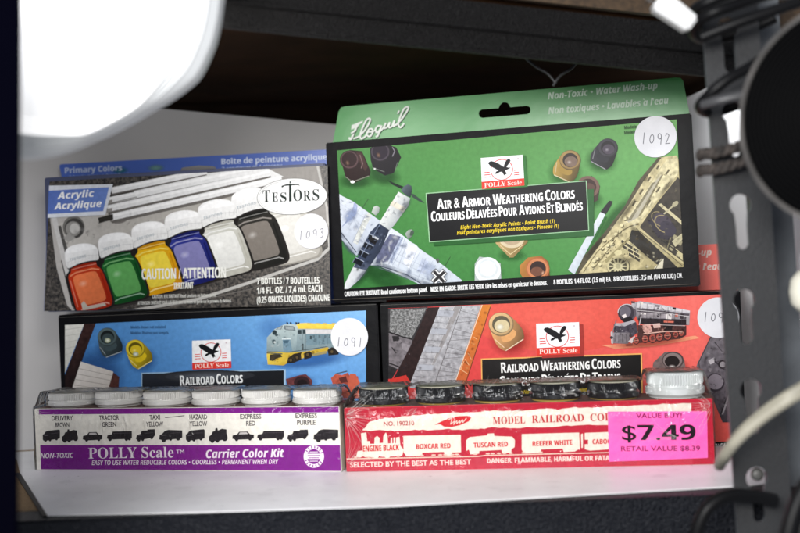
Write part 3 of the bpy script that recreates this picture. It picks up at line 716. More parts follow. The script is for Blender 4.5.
for k in range(6):
    x, y = 285 + k * 44, 262 + k * 33; a.stroke(Zq([(x, y), (x - 42, y + 110)]), .22, (122, 130, 150))
for k in range(3): a.stroke(Zq([(262 - k * 20, 330 + k * 28), (500 - k * 20, 448 + k * 14)]), .2, (134, 142, 160)); a.stroke(Zq([(20 + k * 30, 110 + k * 34), (150 - k * 8, 185 + k * 50)]), .2, (134, 142, 160))
# engine pods and pitots
a.poly(Zq([(165, 150), (175, 125), (190, 118), (203, 128), (200, 150), (185, 165)]), ((200, 206, 200), (120, 130, 126), Zq([(165, 130)])[0], Zq([(205, 160)])[0]))
a.poly(Zq([(320, 250), (335, 232), (352, 228), (362, 240), (352, 262), (335, 275)]), ((170, 176, 170), (84, 98, 88), Zq([(320, 240)])[0], Zq([(362, 265)])[0])); a.poly(Zq(ell(352, 246, 8, 14, 25, 12)), (70, 84, 74))
a.poly(Zq([(462, 370), (472, 362), (480, 372), (474, 388)]), (86, 92, 86))
# fuselage
a.poly(Zq([(290, 55), (345, 85), (335, 120), (270, 210), (245, 235), (200, 200), (215, 175), (265, 95)]), ((222, 224, 222), (150, 156, 160), Zq([(250, 100)])[0], Zq([(330, 150)])[0]))
a.poly(Zq([(265, 95), (325, 130), (312, 150), (250, 115)]), (214, 208, 192))
a.poly(Zq([(200, 200), (248, 232), (205, 330), (160, 395), (110, 430), (85, 410), (95, 370), (120, 310), (160, 240)]), ((58, 68, 92), (40, 46, 60), Zq([(130, 260)])[0], Zq([(240, 300)])[0]))
a.poly(Zq([(95, 375), (160, 390), (110, 460), (60, 505), (40, 505), (42, 480)]), ((218, 220, 222), (150, 156, 166), Zq([(60, 420)])[0], Zq([(130, 440)])[0]))
a.poly(Zq([(95, 375), (160, 390), (140, 418), (82, 405)]), (70, 78, 98), 3)
for k in range(4):
    x, y = 178 - k * 22, 258 + k * 36
    a.poly(Zq([(x - 20, y - 8), (x + 18, y + 12), (x + 4, y + 34), (x - 34, y + 14)]), (22, 26, 34))
    a.stroke(Zq([(x - 20, y - 8), (x + 18, y + 12)]), .8, (150, 160, 178)); a.stroke(Zq([(x - 27, y + 3), (x - 34, y + 16)]), .5, (128, 140, 160))
a.stroke(Zq([(205, 205), (165, 270), (118, 350)]), .6, (120, 132, 156)); a.poly(Zq([(165, 262), (195, 278), (182, 300), (152, 284)]), (30, 28, 30)); a.poly(Zq([(172, 255), (200, 270), (196, 278), (168, 264)]), (186, 190, 196))
a.mottle(Zq([(290, 60), (340, 88), (330, 120), (270, 208), (240, 228), (204, 200), (215, 175), (265, 95)]), 22, (134, 138, 146), (244, 244, 242), 2.4, .5)
a.blob(*Zq([(318, 130)])[0], 4, 13, 38, (80, 86, 94), None, 18, .6); a.blob(*Zq([(120, 440)])[0], 3, 12, 42, (90, 96, 108), None, 18, .55); a.mottle(Zq([(200, 200), (248, 232), (205, 330), (160, 395), (110, 430), (85, 410), (120, 310)]), 26, (16, 20, 30), (128, 140, 164), 2.0, .55)
# propeller and spinner
a.poly(Zq([(240, 0), (270, 14), (312, 30), (305, 42), (262, 22)]), (30, 40, 36)); a.poly(Zq([(345, 62), (362, 66), (395, 92), (412, 108), (385, 98), (355, 80)]), (54, 70, 62))
a.poly(Zq([(302, 50), (315, 30), (335, 20), (350, 28), (352, 50), (345, 80), (325, 72)]), ((92, 104, 112), (42, 50, 56), Zq([(305, 30)])[0], Zq([(350, 70)])[0]))
# wing cross
X = Zq([(478, 448)])[0]
def rotp(pts, ang, c=X): 
    r = math.radians(ang); return [(c[0] + x * math.cos(r) - y * math.sin(r), c[1] + x * math.sin(r) + y * math.cos(r)) for x, y in pts]
a.blob(X[0], X[1], 10, 9, 0, (150, 156, 166), (196, 203, 213), 16)
def cross(l, t): return [(-l, -t), (-t, -t), (-t, -l), (t, -l), (t, -t), (l, -t), (l, t), (t, t), (t, l), (-t, l), (-t, t), (-l, t)]
a.poly(rotp(cross(8.4, 3.3), 47), (70, 70, 74)); a.poly(rotp(cross(7.6, 2.7), 47), (226, 226, 226)); a.poly(rotp(cross(7.4, 1.5), 47), (48, 46, 48))
# jars by the name panel
Zb = Zm(420, 140, 4.444)
jar(a, *Zb([(668, 90)])[0], 10.2, -4.5, 10, (150, 122, 58), (168, 138, 86), (120, 100, 88), (46, 100, 46), (100, 164, 92))
jar(a, 608, 148, 9.6, -5.5, 10, (38, 38, 44), (66, 64, 72), (74, 66, 78), (38, 84, 40), (100, 164, 92))
a.blob(590, 200, 15, 10, 0, (48, 104, 48), (96, 160, 88)); a.poly([(576, 182), (592, 176), (600, 186), (598, 200), (586, 208), (576, 200)], (64, 48, 42)); a.poly(ell(588, 187, 11.5, 11), (112, 86, 76)); a.poly(ell(588, 187, 8.4, 8.2), (58, 38, 34)); a.poly(ell(589, 189, 6.4, 5.8), (88, 64, 56))
# jars under the panel
Zc = Zm(460, 225, 6.154)
a.blob(*Zc([(320, 185)])[0], 16, 7, 0, (48, 104, 48), (76, 146, 74))
a.poly(Zc([(222, 80), (415, 75), (418, 105), (330, 200), (305, 200), (220, 112)]), ((186, 160, 110), (128, 104, 62), Zc([(230, 90)])[0], Zc([(400, 180)])[0]))
a.poly(Zc(ell(320, 90, 76, 52)), (206, 190, 158)); a.poly(Zc(ell(320, 86, 56, 38)), (178, 156, 128)); a.stroke(Zc([(250, 128), (312, 180), (385, 125)]), .7, (216, 196, 150))
a.blob(*Zc([(170, 300)])[0], 18, 13, 0, (50, 108, 52), (74, 142, 72)); a.poly(Zc([(92, 240), (120, 195), (160, 200), (250, 235), (255, 330), (230, 360), (92, 345)]), (170, 178, 176))
a.poly(Zc(ell(172, 278, 80, 80)), (224, 230, 232)); a.poly(Zc(ell(172, 270, 62, 60)), (206, 212, 214)); a.poly(Zc(ell(172, 268, 50, 47)), (222, 222, 222)); a.spot(*Zc([(160, 262)])[0], 5, 5, 0, (240, 240, 240), (222, 222, 222), 12)
a.blob(*Zc([(460, 290)])[0], 18, 13, 0, (50, 108, 52), (74, 142, 72)); a.poly(Zc([(368, 250), (420, 200), (500, 190), (545, 225), (555, 330), (400, 340), (372, 300)]), ((178, 122, 60), (112, 66, 36), Zc([(380, 240)])[0], Zc([(550, 320)])[0]))
a.poly(Zc(ell(480, 270, 72, 70)), (170, 100, 62)); a.poly(Zc(ell(478, 268, 64, 61)), (196, 126, 84)); a.poly(Zc(ell(480, 270, 50, 48)), (52, 36, 34)); a.poly(Zc(ell(474, 286, 38, 28)), (112, 72, 56)); a.spot(*Zc([(510, 295)])[0], 1.6, 2.5, 20, (222, 180, 150), (112, 72, 56), 8)
# brush
Zt = Zm(570, 160, 4.369)
a.stroke(Zt([(12, 490), (70, 405), (150, 250)]), 4.5, (52, 112, 54)); a.poly(Zt([(-8, 480), (135, 225), (155, 238), (20, 500)]), ((232, 234, 238), (186, 196, 204), (574, 240), (588, 250))); a.poly(Zt([(133, 228), (150, 205), (172, 178), (186, 180), (180, 200), (156, 238)]), (34, 34, 38))
# tank hull
T1, T2 = (196, 184, 142), (158, 146, 104)
a.blob(*Zt([(190, 270)])[0], 36, 10, -52, (44, 96, 44), (78, 148, 76))
hull = [(385, -10), (300, 90), (240, 200), (140, 330), (60, 420), (25, 500), (60, 520), (500, 470), (490, 60), (468, -20)]
a.poly(Zt(hull), (T1, T2, Zt([(200, 250)])[0], Zt([(480, 420)])[0]), 3)
a.poly(Zt([(385, -10), (300, 90), (240, 200), (140, 330), (60, 420), (25, 500), (36, 500), (150, 345), (255, 200), (320, 95), (400, -10)]), (78, 72, 54), 3)
a.poly(Zt([(420, 0), (470, -10), (472, 60), (330, 240), (290, 285), (240, 270), (300, 180), (370, 80)]), (206, 196, 156), 3)
a.poly(Zt([(370, 95), (405, 60), (300, 250), (255, 275), (250, 265)]), (176, 170, 150)); a.poly(Zt([(360, 100), (372, 96), (268, 262), (250, 268)]), (126, 120, 96)); a.poly(Zt([(398, 70), (410, 62), (312, 240), (296, 250)]), (128, 120, 92))
for (x0, y0, x1, y1) in ((388, 25, 380, 38), (352, 75, 340, 92), (318, 130, 306, 148), (285, 180, 274, 198), (432, 45, 420, 62), (392, 120, 378, 140), (350, 175, 338, 196)):
    a.stroke(Zt([(x0, y0), (x1, y1)]), 1.7, (92, 84, 62)); a.stroke(Zt([(x0 + 8, y0 + 3), (x1 + 8, y1 + 3)]), .8, (222, 212, 176))
# dark deck with turret drum
a.poly(Zt([(472, 75), (494, 110), (494, 455), (300, 300), (345, 235), (395, 170)]), (58, 52, 44), 3)
a.poly(Zt([(385, 195), (398, 190), (500, 275), (490, 285)]), (198, 188, 150)); a.stroke(Zt([(412, 235), (462, 190)]), 1.6, (176, 168, 136)); a.poly(Zt(ell(460, 192, 16, 10, -40)), (168, 160, 130))
a.poly(Zt([(340, 270), (385, 235), (450, 275), (468, 310), (430, 350), (385, 340)]), (44, 38, 48)); a.poly(Zt(ell(405, 268, 44, 30, 38)), (66, 58, 70)); a.poly(Zt(ell(428, 300, 40, 28, 38)), (52, 46, 60)); a.stroke(Zt(ell(412, 280, 46, 32, 38, 20, 60, 240)), 1.0, (150, 136, 96)); a.stroke(Zt(ell(392, 258, 40, 26, 38, 20, 60, 240)), .8, (140, 126, 90))
for x, y in ((455, 325), (440, 372), (478, 350), (410, 380), (470, 400)): a.poly(Zt([(x, y), (x + 14, y + 8), (x + 6, y + 26), (x - 8, y + 16)]), (150, 142, 112)); 
a.poly(Zt([(445, 355), (490, 320), (494, 345), (460, 380)]), (182, 174, 140)); a.poly(Zt([(460, 385), (492, 410), (492, 440), (470, 415)]), (192, 182, 140)); a.stroke(Zt([(400, 350), (470, 400)]), 1.0, (30, 28, 26)); a.stroke(Zt([(440, 340), (420, 400)]), 1.1, (120, 112, 84))
a.poly(Zt([(270, 305), (300, 310), (440, 440), (470, 470), (420, 480), (370, 450), (255, 350)]), (40, 37, 33), 3)
a.stroke(Zt([(288, 285), (380, 365), (495, 450)]), 1.9, (188, 176, 132)); a.stroke(Zt([(290, 300), (390, 375), (490, 462)]), .6, (72, 66, 50))
a.stroke(Zt([(300, 280), (262, 290), (210, 320)]), 1.2, (98, 88, 60))
# louvres, rivets, road wheel
for k in range(3):
    for j in range(3): 
        x, y = 226 + k * 26 + j * 3, 348 + k * 16 + j * 20 - j * 0
        a.poly(Zt([(x, y), (x + 22, y + 14), (x + 20, y + 26), (x - 2, y + 12)]), (52, 48, 38)); a.stroke(Zt([(x, y - 1), (x + 22, y + 13)]), .5, (216, 206, 166))
for x, y in ((140, 385), (165, 372), (150, 350), (180, 345), (200, 325), (120, 430), (100, 460), (130, 455), (185, 365), (160, 400), (105, 440), (215, 310), (240, 255), (225, 285)):
    a.poly(Zt(ell(x + 3, y + 4, 9, 8)), (96, 88, 62)); a.poly(Zt(ell(x, y, 8, 7)), (214, 204, 160))
a.stroke(Zt([(60, 490), (120, 400), (215, 320)]), .7, (116, 106, 74)); a.stroke(Zt([(100, 480), (200, 350)]), .8, (120, 110, 78)); a.poly(Zt([(150, 440), (260, 335), (262, 345), (160, 450)]), (150, 140, 100))
c = Zt([(210, 465)])[0]
a.poly(ell(c[0] + .6, c[1] + .8, 11.6, 10.6), (92, 86, 64)); a.poly(ell(c[0], c[1], 11, 10), (190, 180, 138)); a.poly(ell(c[0], c[1], 8.9, 8.1), (74, 70, 54))
for k in range(12):
    an = k * math.tau / 12; a.stroke([(c[0] + 3.6 * math.cos(an), c[1] + 3.3 * math.sin(an)), (c[0] + 8.6 * math.cos(an), c[1] + 7.8 * math.sin(an))], 1.5, (196, 188, 148))
a.poly(ell(c[0], c[1], 4.6, 4.2), (198, 190, 150)); a.poly(ell(c[0], c[1], 2.6, 2.3), (164, 158, 124))
a.poly(Zt(ell(212, 405, 18, 12, -10)), (206, 196, 150)); a.poly(Zt(ell(240, 402, 14, 11, 0)), (176, 166, 124))
a.poly(Zt([(360, 480), (410, 430), (405, 480)]), (206, 200, 176)); a.stroke(Zt([(395, 440), (372, 480)]), .6, (90, 84, 64)); a.poly(Zt([(290, 480), (350, 455), (370, 475), (300, 500)]), (150, 140, 100)); a.poly(Zt([(330, 430), (370, 445), (345, 470), (310, 455)]), (170, 158, 116))
HUL = Zt([(385, 10), (300, 95), (240, 205), (140, 335), (62, 425), (30, 495), (480, 465), (300, 310), (345, 235), (470, 70), (466, 0)])
a.mottle(HUL, 120, (92, 80, 52), (232, 224, 190), 2.0, .5); a.mottle(Zt([(472, 75), (494, 110), (494, 455), (300, 300), (345, 235)]), 45, (18, 15, 14), (150, 140, 112), 1.8, .5)
for (x, y, rx, ry, ro) in ((255, 215, 3.5, 22, 35), (110, 380, 3.5, 18, 38), (300, 325, 4, 16, -45), (420, 120, 3, 14, 38), (230, 440, 14, 5, 0), (330, 400, 12, 6, 40)): a.blob(*Zt([(x, y)])[0], rx, ry, ro, (46, 38, 24), None, 18, .55)
for k in range(26): x, y = random.uniform(60, 250), random.uniform(330, 470); a.poly(Zt(ell(x, y, 2.6, 2.4, 0, 6)), (88, 78, 52)) if x + y > 500 else None
# small print beside the sticker
for k, (y, s_) in enumerate(((128.5, 'Models shown not included.'), (133.6, 'Modeles illustres non compris.'))): a.text(s_, (624.5, y + .8), (673, y - 3.6), 3.0, 'sb', (34, 62, 36))
# name panel
a.poly([(434, 201), (594, 189), (594, 236), (434, 246)], (40, 92, 44)); 
pn = [(427, 194), (586, 181.5), (588.5, 230), (430.5, 241.5)]
a.poly([(pn[0][0] - .9, pn[0][1] - .8), (pn[1][0] + .9, pn[1][1] - .9), (pn[2][0] + .9, pn[2][1] + .8), (pn[3][0] - .9, pn[3][1] + .9)], (150, 190, 150))
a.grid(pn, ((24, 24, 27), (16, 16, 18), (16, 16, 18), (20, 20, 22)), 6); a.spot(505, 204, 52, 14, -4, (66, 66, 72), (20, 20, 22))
a.smallcaps('AIR & ARMOR WEATHERING COLORS', (438, 209.4), (575, 198.4), 8.0, 'sb')
a.smallcaps('COULEURS DÉLAVÉES POUR AVIONS ET BLINDÉS', (432, 221.6), (583, 210.4), 7.6, 'sb')
a.text('Eight Non-Toxic Acrylic Paints • Paint Brush (1)', (461, 229.3), (555, 222.6), 3.6, 'sbi', (236, 205, 40)); a.text('Huit peintures acryliques non toxiques • Pinceau (1)', (457.5, 234.8), (559, 227.6), 3.6, 'sbi', (236, 205, 40))
a.poly([(484, 160), (526, 155.5), (528, 187), (486, 190)], (52, 112, 54))
eagle_logo(a, [(481.2, 158.2), (523, 155), (524.8, 185.6), (482.4, 189.2)])
a.win = None
a.text('CAUTION: EYE IRRITANT. Read cautions on bottom panel.', (345.5, 296.3), (428, 291.8), 4.6, 'sb', (226, 226, 226)); a.text('MISE EN GARDE: IRRITE LES YEUX. Lire les mises en garde sur le dessous.', (431.5, 291.6), (547.5, 284.8), 4.6, 'sb', (226, 226, 226))
a.text('8 BOTTLES: 1/4 FL.OZ. (7.5 ml) EA.  8 BOUTEILLES : 7,5 ml. (1/4 OZ LIQ.) CH.', (554, 284.4), (682.5, 277.6), 4.6, 'sb', (226, 226, 226))
a.stroke([(332.5, 299.6), (692.5, 284.0)], .5, (90, 84, 76))
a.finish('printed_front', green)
def green_tab(b):
    q = [(338.5, 106.5), (682, 77), (687, 112), (333, 141)]
    Zf = Zm(340, 90, 8.0)
    def wsc(p, wd): 
        b.stroke(Zf([(x + 5, y + 6) for x, y in p]), wd, (26, 72, 36)); b.stroke(Zf(p), wd, (236, 240, 234))
    sp = lambda p: [(v.x, v.y) for v in spline([Vector((x, y, 0)) for x, y in p], 6)]
    b.poly(Zf([(92, 283), (185, 245), (178, 262), (150, 280), (150, 292), (90, 318)]), (236, 240, 234))
    wsc(sp([(138, 285), (112, 340), (88, 392), (74, 384)]), 2.0); wsc(sp([(92, 345), (125, 325)]), 1.6)
    wsc(sp([(110, 388), (150, 372), (200, 320), (240, 250), (232, 228), (205, 252), (165, 345), (168, 388), (195, 378), (228, 340)]), 1.7)
    wsc(sp([(228, 340), (228, 318), (255, 312), (262, 340), (240, 372), (218, 362), (222, 335), (255, 335), (290, 318)]), 1.6)
    wsc(sp([(330, 292), (305, 288), (285, 315), (296, 340), (320, 318), (332, 288), (305, 362), (290, 374)]), 1.7); wsc(sp([(318, 335), (345, 305), (366, 268), (352, 306), (378, 296), (398, 262), (392, 298), (414, 292), (436, 246), (428, 290), (450, 275)]), 1.6)
    wsc(sp([(472, 168), (464, 188)]), 1.5); wsc(sp([(448, 282), (495, 232), (545, 155), (538, 136), (508, 160), (468, 262), (485, 300), (512, 270)]), 1.7)
def green_tab2(b):
    b.text('Non-Toxic • Water Wash-up', (548, 99.5), (657.5, 88.6), 6.6, 'sbi', (214, 234, 214)); b.text('Non toxiques • Lavables à l\'eau', (548.5, 114.2), (668.5, 103.6), 6.6, 'sbi', (216, 236, 216))
tab = [(332, 147), (338.5, 112), (341, 107.6), (346, 106.2)] + [(676, 77.6), (680.5, 78), (683, 80.6), (684, 85), (690, 116)]
hole = [(478.6, 113.8), (479.4, 111), (482, 109.4), (498.5, 108.2), (500, 105), (502.5, 102.6), (505, 102.2), (507.6, 103), (509.4, 105), (510.2, 107.2), (527, 105.8), (529.8, 107), (530.6, 109.8), (530, 112.6), (527.4, 114.2), (482.5, 118), (479.6, 116.8)]
flap(green, gm, GD, GH, 3.5, tab, hole, [('maker_lettering', green_tab), ('slogan_lettering', green_tab2)], [mat('green_card', s2l((70, 148, 78)), 0.33, var=0.05, scale=25, bump=(0.15, 0.003), spec=0.5)])
sticker(green, gm, 655.5, 137, 21.3, pen('1092', 641.5, 133, 5.2, 11, -0.03, 1.5))

# ---------------------------------------------------------------- bottle set with granite (acrylic primaries)
TW, TH, TD = 21.2, 9.82, 3.9
tm = pose(-15.45, 79.0, 10.22, -11.1, -1.3, 0.3)
prim = carton('paint_set_box', 'boxed paint set picturing capped bottles on granite, sticker 1093, on top of the blue set', 'paint set', tm, TW, TH, TD, [mat('blue_grey_card', (0.05, 0.06, 0.12), 0.5), mat('blue_card_side', (0.05, 0.09, 0.30), 0.4), M_CARTON], G_SET)
TWIN = [(49.5, 181.5), (327.5, 165.5), (330.8, 305), (44.3, 311.2)]
a = Art(tm, TWIN)
a.poly(TWIN, (90, 84, 78), 1)
Z2 = Zm(40, 140, 2.667)
Ts, Td = (188, 184, 180), (108, 104, 100)
# tray
a.poly(Z2([(26, 200), (200, 170), (620, 70), (745, 62), (768, 200), (760, 260), (640, 280), (330, 350), (150, 440), (100, 472), (72, 440), (44, 340)]), (Ts, (150, 146, 142), Z2([(60, 200)])[0], Z2([(700, 300)])[0]))
a.poly(Z2([(56, 322), (400, 228), (690, 160), (748, 285), (690, 305), (400, 400), (100, 474), (84, 440)]), (34, 31, 30), 3)
a.poly(Z2([(40, 225), (300, 165), (600, 85), (660, 120), (590, 170), (330, 210), (70, 305)]), ((198, 194, 188), (170, 166, 160), Z2([(60, 200)])[0], Z2([(500, 200)])[0]))
a.poly(Z2([(30, 205), (42, 200), (115, 465), (95, 470)]), (206, 204, 202)); a.poly(Z2([(48, 230), (56, 228), (120, 455), (108, 460)]), (84, 82, 80))
for p in ([(100, 470), (400, 395), (690, 300), (745, 285)],): a.stroke(Z2(p), 4.5, (56, 52, 50)); a.stroke(Z2([(x, y - 8) for x, y in p]), 1.8, (196, 194, 190))
a.stroke(Z2([(160, 470), (420, 425), (560, 380), (740, 318), (775, 285)]), 3.0, (182, 180, 176)); a.stroke(Z2([(200, 478), (560, 398), (745, 330), (778, 300)]), .8, (108, 104, 100)); a.stroke(Z2([(738, 60), (765, 180), (772, 290)]), 2.2, (188, 186, 182))
# thumb hole in the tray
c = Z2([(90, 233)])[0]; a.poly(ell(*c, 11, 11.4), (118, 116, 112)); a.poly(ell(c[0] + .6, c[1] + .8, 9.6, 10), (70, 68, 66)); a.poly(ell(c[0] - .6, c[1] + 1.5, 7.5, 7.5), (150, 148, 144)); a.poly(ell(c[0] + .8, c[1] + 1.2, 5, 5.2), (200, 198, 194)); a.poly(Z2([(78, 246), (62, 262), (76, 272), (96, 262)]), (160, 158, 154))
c = Z2([(210, 207)])[0]; a.poly(ell(c[0], c[1], 10, 6, -8), (126, 122, 118)); a.poly(ell(c[0], c[1] + .5, 7, 4, -8), (86, 84, 80))
# brushes
a.poly(Z2([(190, 152), (420, 92), (600, 72), (650, 98), (560, 128), (196, 212)]), ((214, 214, 212), (232, 232, 232), Z2([(200, 180)])[0], Z2([(600, 100)])[0]))
for k, (x0, y0, x1, y1, wd) in enumerate(((196, 134, 440, 84, 6.2), (186, 160, 570, 78, 7.4), (186, 182, 610, 88, 6.6), (196, 205, 640, 104, 6.6))):
    a.stroke(Z2([(x0, y0 + 8), (x1, y1 + 8)]), wd, (110, 106, 102)); a.stroke(Z2([(x0, y0), (x1, y1)]), wd, (236, 236, 236)); a.stroke(Z2([(x0, y0 - 3), (x1, y1 - 3)]), wd * .35, (250, 250, 250))
a.poly(Z2([(155, 208), (195, 197), (196, 212), (158, 222)]), (52, 50, 46)); a.stroke(Z2([(190, 168), (258, 152)]), .8, (120, 118, 114)); a.stroke(Z2([(186, 150), (250, 137)]), 1.6, (70, 66, 62))
# bottles
BC = [((196, 58, 26), (236, 124, 76), (150, 34, 14)), ((30, 98, 44), (96, 168, 92), (12, 60, 24)), ((228, 178, 26), (240, 214, 70), (190, 130, 14)), ((46, 54, 140), (128, 126, 178), (20, 24, 84)), ((206, 206, 198), (232, 232, 228), (170, 168, 158)), ((52, 50, 46), (128, 121, 114), (24, 24, 22)), ((206, 204, 196), (228, 226, 220), (176, 172, 164))]
for k in (6, 5, 4, 3, 2, 1, 0):
    s_ = 1 + .035 * k; ox, oy = 66 + 88.5 * k - (6 if k == 6 else 0), 277 - 29.5 * k + (8 if k == 6 else 0)
    def B(pts): return Z2([(ox + x * s_, oy + y * s_) for x, y in pts])
    body, inner, dark = BC[k]
    sil = [(10, 60), (86, 42), (88, 56), (99, 62), (108, 76), (136, 150), (132, 166), (120, 172), (44, 190), (30, 184), (24, 168), (5, 96), (4, 82), (13, 74)]
    ctr_ = (70, 115)
    a.poly(B(rnd(sil)), (34, 31, 30) if k < 6 else (150, 146, 138))
    a.poly(B(rnd([(ctr_[0] + (x - ctr_[0]) * .90, ctr_[1] + (y - ctr_[1]) * .95) for x, y in sil])), (body, dark, B([(20, 90)])[0], B([(126, 150)])[0]))
    a.poly(B(rnd([(16, 62), (84, 45), (86, 56), (20, 74)], 1)), dark); a.stroke(B([(20, 69), (52, 60), (84, 53)]), .9, [min(255, q * .6 + 90) for q in body])
    a.stroke(B([(16, 86), (30, 77), (74, 66), (92, 68)]), 1.3, [min(255, q * .8 + 40) for q in inner])
    a.poly(B(rnd([(22, 96), (26, 86), (36, 82), (78, 72), (88, 76), (112, 140), (110, 150), (100, 154), (54, 165), (44, 162)])), (inner, [q * .9 for q in inner], B([(30, 80)])[0], B([(100, 155)])[0]))
    a.spot(*B([(50, 106)])[0], 5, 3.6, -20, [q + (255 - q) * .4 for q in inner], inner)
    a.stroke(B([(46, 176), (58, 169), (110, 156), (120, 159)]), 1.2, [min(255, q * .5 + 120) for q in body]); a.stroke(B([(97, 78), (122, 150)]), 1.5, dark); a.stroke(B([(16, 98), (36, 168)]), 1.0, [min(255, q * .7 + 80) for q in body])
    if k == 0: a.poly(B([(45, 160), (52, 152), (62, 166), (108, 158), (112, 164), (50, 178)]), (190, 180, 168))
    cap = [(0, 26), (6, 12), (24, 3), (52, -2), (76, 1), (88, 10), (91, 24), (93, 42), (84, 44), (60, 46), (34, 54), (16, 64), (6, 66)]
    a.poly(B(rnd([(x + .8, y + 3) for x, y in cap])), (44, 41, 40)); a.poly(B(rnd(cap)), ((252, 252, 252), (218, 218, 216), B([(40, 0)])[0], B([(60, 70)])[0])); a.poly(B([(4, 26), (10, 14), (28, 6), (54, 1), (76, 4), (86, 12), (60, 17), (30, 22)]), (255, 255, 255))
    a.stroke(B([(8, 50), (34, 38), (64, 31), (91, 29)]), .5, (206, 206, 206))
    if k < 6: a.text('TESTORS', B([(14, 47)])[0], B([(58, 35)])[0], 2.6, 'sb', (176, 184, 190))
a.mottle(Z2([(60, 290), (60, 215), (200, 180), (330, 215), (150, 262)]), 24, (138, 134, 130), (222, 220, 216), 3, .4)
for k in range(6):
    s_ = 1 + .035 * k; ox, oy = 66 + 88.5 * k, 277 - 29.5 * k
    for j in range(9):
        x = 10 + j * 9.4; y = 46 - 22 * math.sin(min(1, j / 9) * 1.57) ** .9
        a.stroke(Z2([(ox + x * s_, oy + (y + 2) * s_), (ox + x * s_, oy + (y + 14) * s_)]), .22, (196, 196, 196))
for (x, y) in ((188, 162), (188, 184)): a.poly(Z2([(x - 22, y + 5), (x + 6, y - 3), (x + 6, y + 7), (x - 20, y + 13)]), (150, 146, 142))
# blue name tab
a.poly(Z2([(26, 122), (196, 118), (176, 200), (22, 208)]), (226, 230, 238)); a.poly(Z2([(22, 136), (186, 126), (170, 190), (22, 198)]), ((92, 118, 192), (112, 140, 208), Z2([(25, 160)])[0], Z2([(180, 160)])[0]))
a.text('Acrylic', Z2([(48, 158)])[0], Z2([(146, 151)])[0], 6.6, 'sbi'); a.text('Acrylique', Z2([(40, 186)])[0], Z2([(166, 178)])[0], 6.6, 'sbi')
# oval maker badge
c = (292.4, 196.6); a.poly(ell(*c, 35.2, 18.2, -3, 48), (120, 120, 118)); a.poly(ell(*c, 34.7, 17.8, -3, 48), (238, 238, 238)); a.poly(ell(*c, 33.2, 16.4, -3, 48), (198, 198, 196)); a.poly(ell(*c, 32.8, 16.0, -3, 48), (242, 242, 242))
Zo = Zm(255, 175, 7.6125)
gk = (36, 46, 42)
for ch, x0, x1, y, h in (('T', 64, 118, 208, 92), ('E', 134, 180, 205, 72), ('S', 196, 244, 206, 72), ('O', 296, 362, 200, 88), ('R', 372, 428, 198, 80), ('S', 442, 492, 195, 86)):
    a.text(ch, Zo([(x0, y)])[0], Zo([(x1, y - (x1 - x0) * .055)])[0], h / 7.61, 'rb', gk)
a.poly(Zo([(262, 204), (262, 66), (280, 66), (282, 202)]), gk); a.poly(Zo(ell(272, 56, 7, 7)), gk); a.poly(Zo([(205, 84), (240, 72), (310, 68), (338, 72), (344, 84), (330, 78), (280, 80), (230, 84), (208, 98)]), gk)
# text
a.text('CAUTION / ATTENTION', (142.5, 279.4), (226.5, 277.6), 10.2, 'sb', (232, 232, 226)); a.text('IRRITANT', (174.5, 289), (194, 288.4), 6.2, 'sb', (222, 222, 214))
a.text('CAUTION: EYE IRRITANT. Read cautions on bottom panel.', (153, 298.2), (217, 296.6), 3.2, 'sb', (220, 220, 214)); a.text('ATTENTION: IRRITANT POUR LES YEUX. Lire les mises en garde sur le panneau du dessous.', (138.5, 304.8), (232, 302.2), 3.2, 'sb', (220, 220, 214))
a.text('7 BOTTLES / 7 BOUTEILLES', (257.5, 284.4), (319.8, 283.4), 6.2, 'sb', (228, 228, 222)); a.text('1/4 FL. OZ. / 7,4 ml. EACH', (257.5, 293.8), (322.6, 291.4), 6.2, 'sb', (228, 228, 222)); a.text('(0.25 ONCES LIQUIDES) CHACUNE', (257.5, 303), (330, 300.6), 6.2, 'sb', (228, 228, 222))
a.stroke([(49.4, 181), (44.2, 311)], .9, (70, 84, 140)); a.stroke([(49.5, 180.6), (327.5, 164.4)], .5, (130, 134, 160))
a.finish('printed_front', prim)
def prim_tab(b):
    b.blob(120, 170.5, 10, 4, -3, (60, 120, 140)); b.blob(156, 168, 10, 4, -3, (110, 150, 150))
    b.text('Primary Colors', (65, 173.5), (122, 170.6), 5.6, 'sb', (188, 200, 224)); b.text('7 Acrylic Paints & Paint Brush', (69, 178.6), (130, 175.6), 3.0, 'sb', (150, 166, 206))
def prim_tab2(b):
    b.text('Boîte de peinture acrylique', (221.5, 164.4), (327, 159.6), 5.6, 'sb', (206, 216, 236)); b.text('7 acryliques et 1 pinceau', (222, 170.2), (282, 166.6), 3.0, 'sb', (190, 204, 234))
tab = [(64, 190), (59.5, 167), (60, 164.6), (62, 164.2), (324, 149.6), (327, 149.8), (328, 151), (333, 175)]
hole = [(180.5, 170.6), (181.5, 168), (184.5, 167.2), (196, 165.8), (199, 165.4), (202, 165.6), (213, 166.2), (215.6, 167.2), (216.4, 169.6), (216, 172), (213, 173), (184, 174.5), (181, 173)]
flap(prim, tm, TD, TH, 1.5, tab, hole, [('name_lettering', prim_tab), ('french_lettering', prim_tab2)], [mat('blue_card', s2l((66, 96, 178)), 0.35, var=0.06, scale=25, bump=(0.15, 0.003))])
sticker(prim, tm, 311.8, 231.2, 17.0, pen('1093', 299.5, 231, 4.6, 9, 0.10, 1.5), 0, .6)

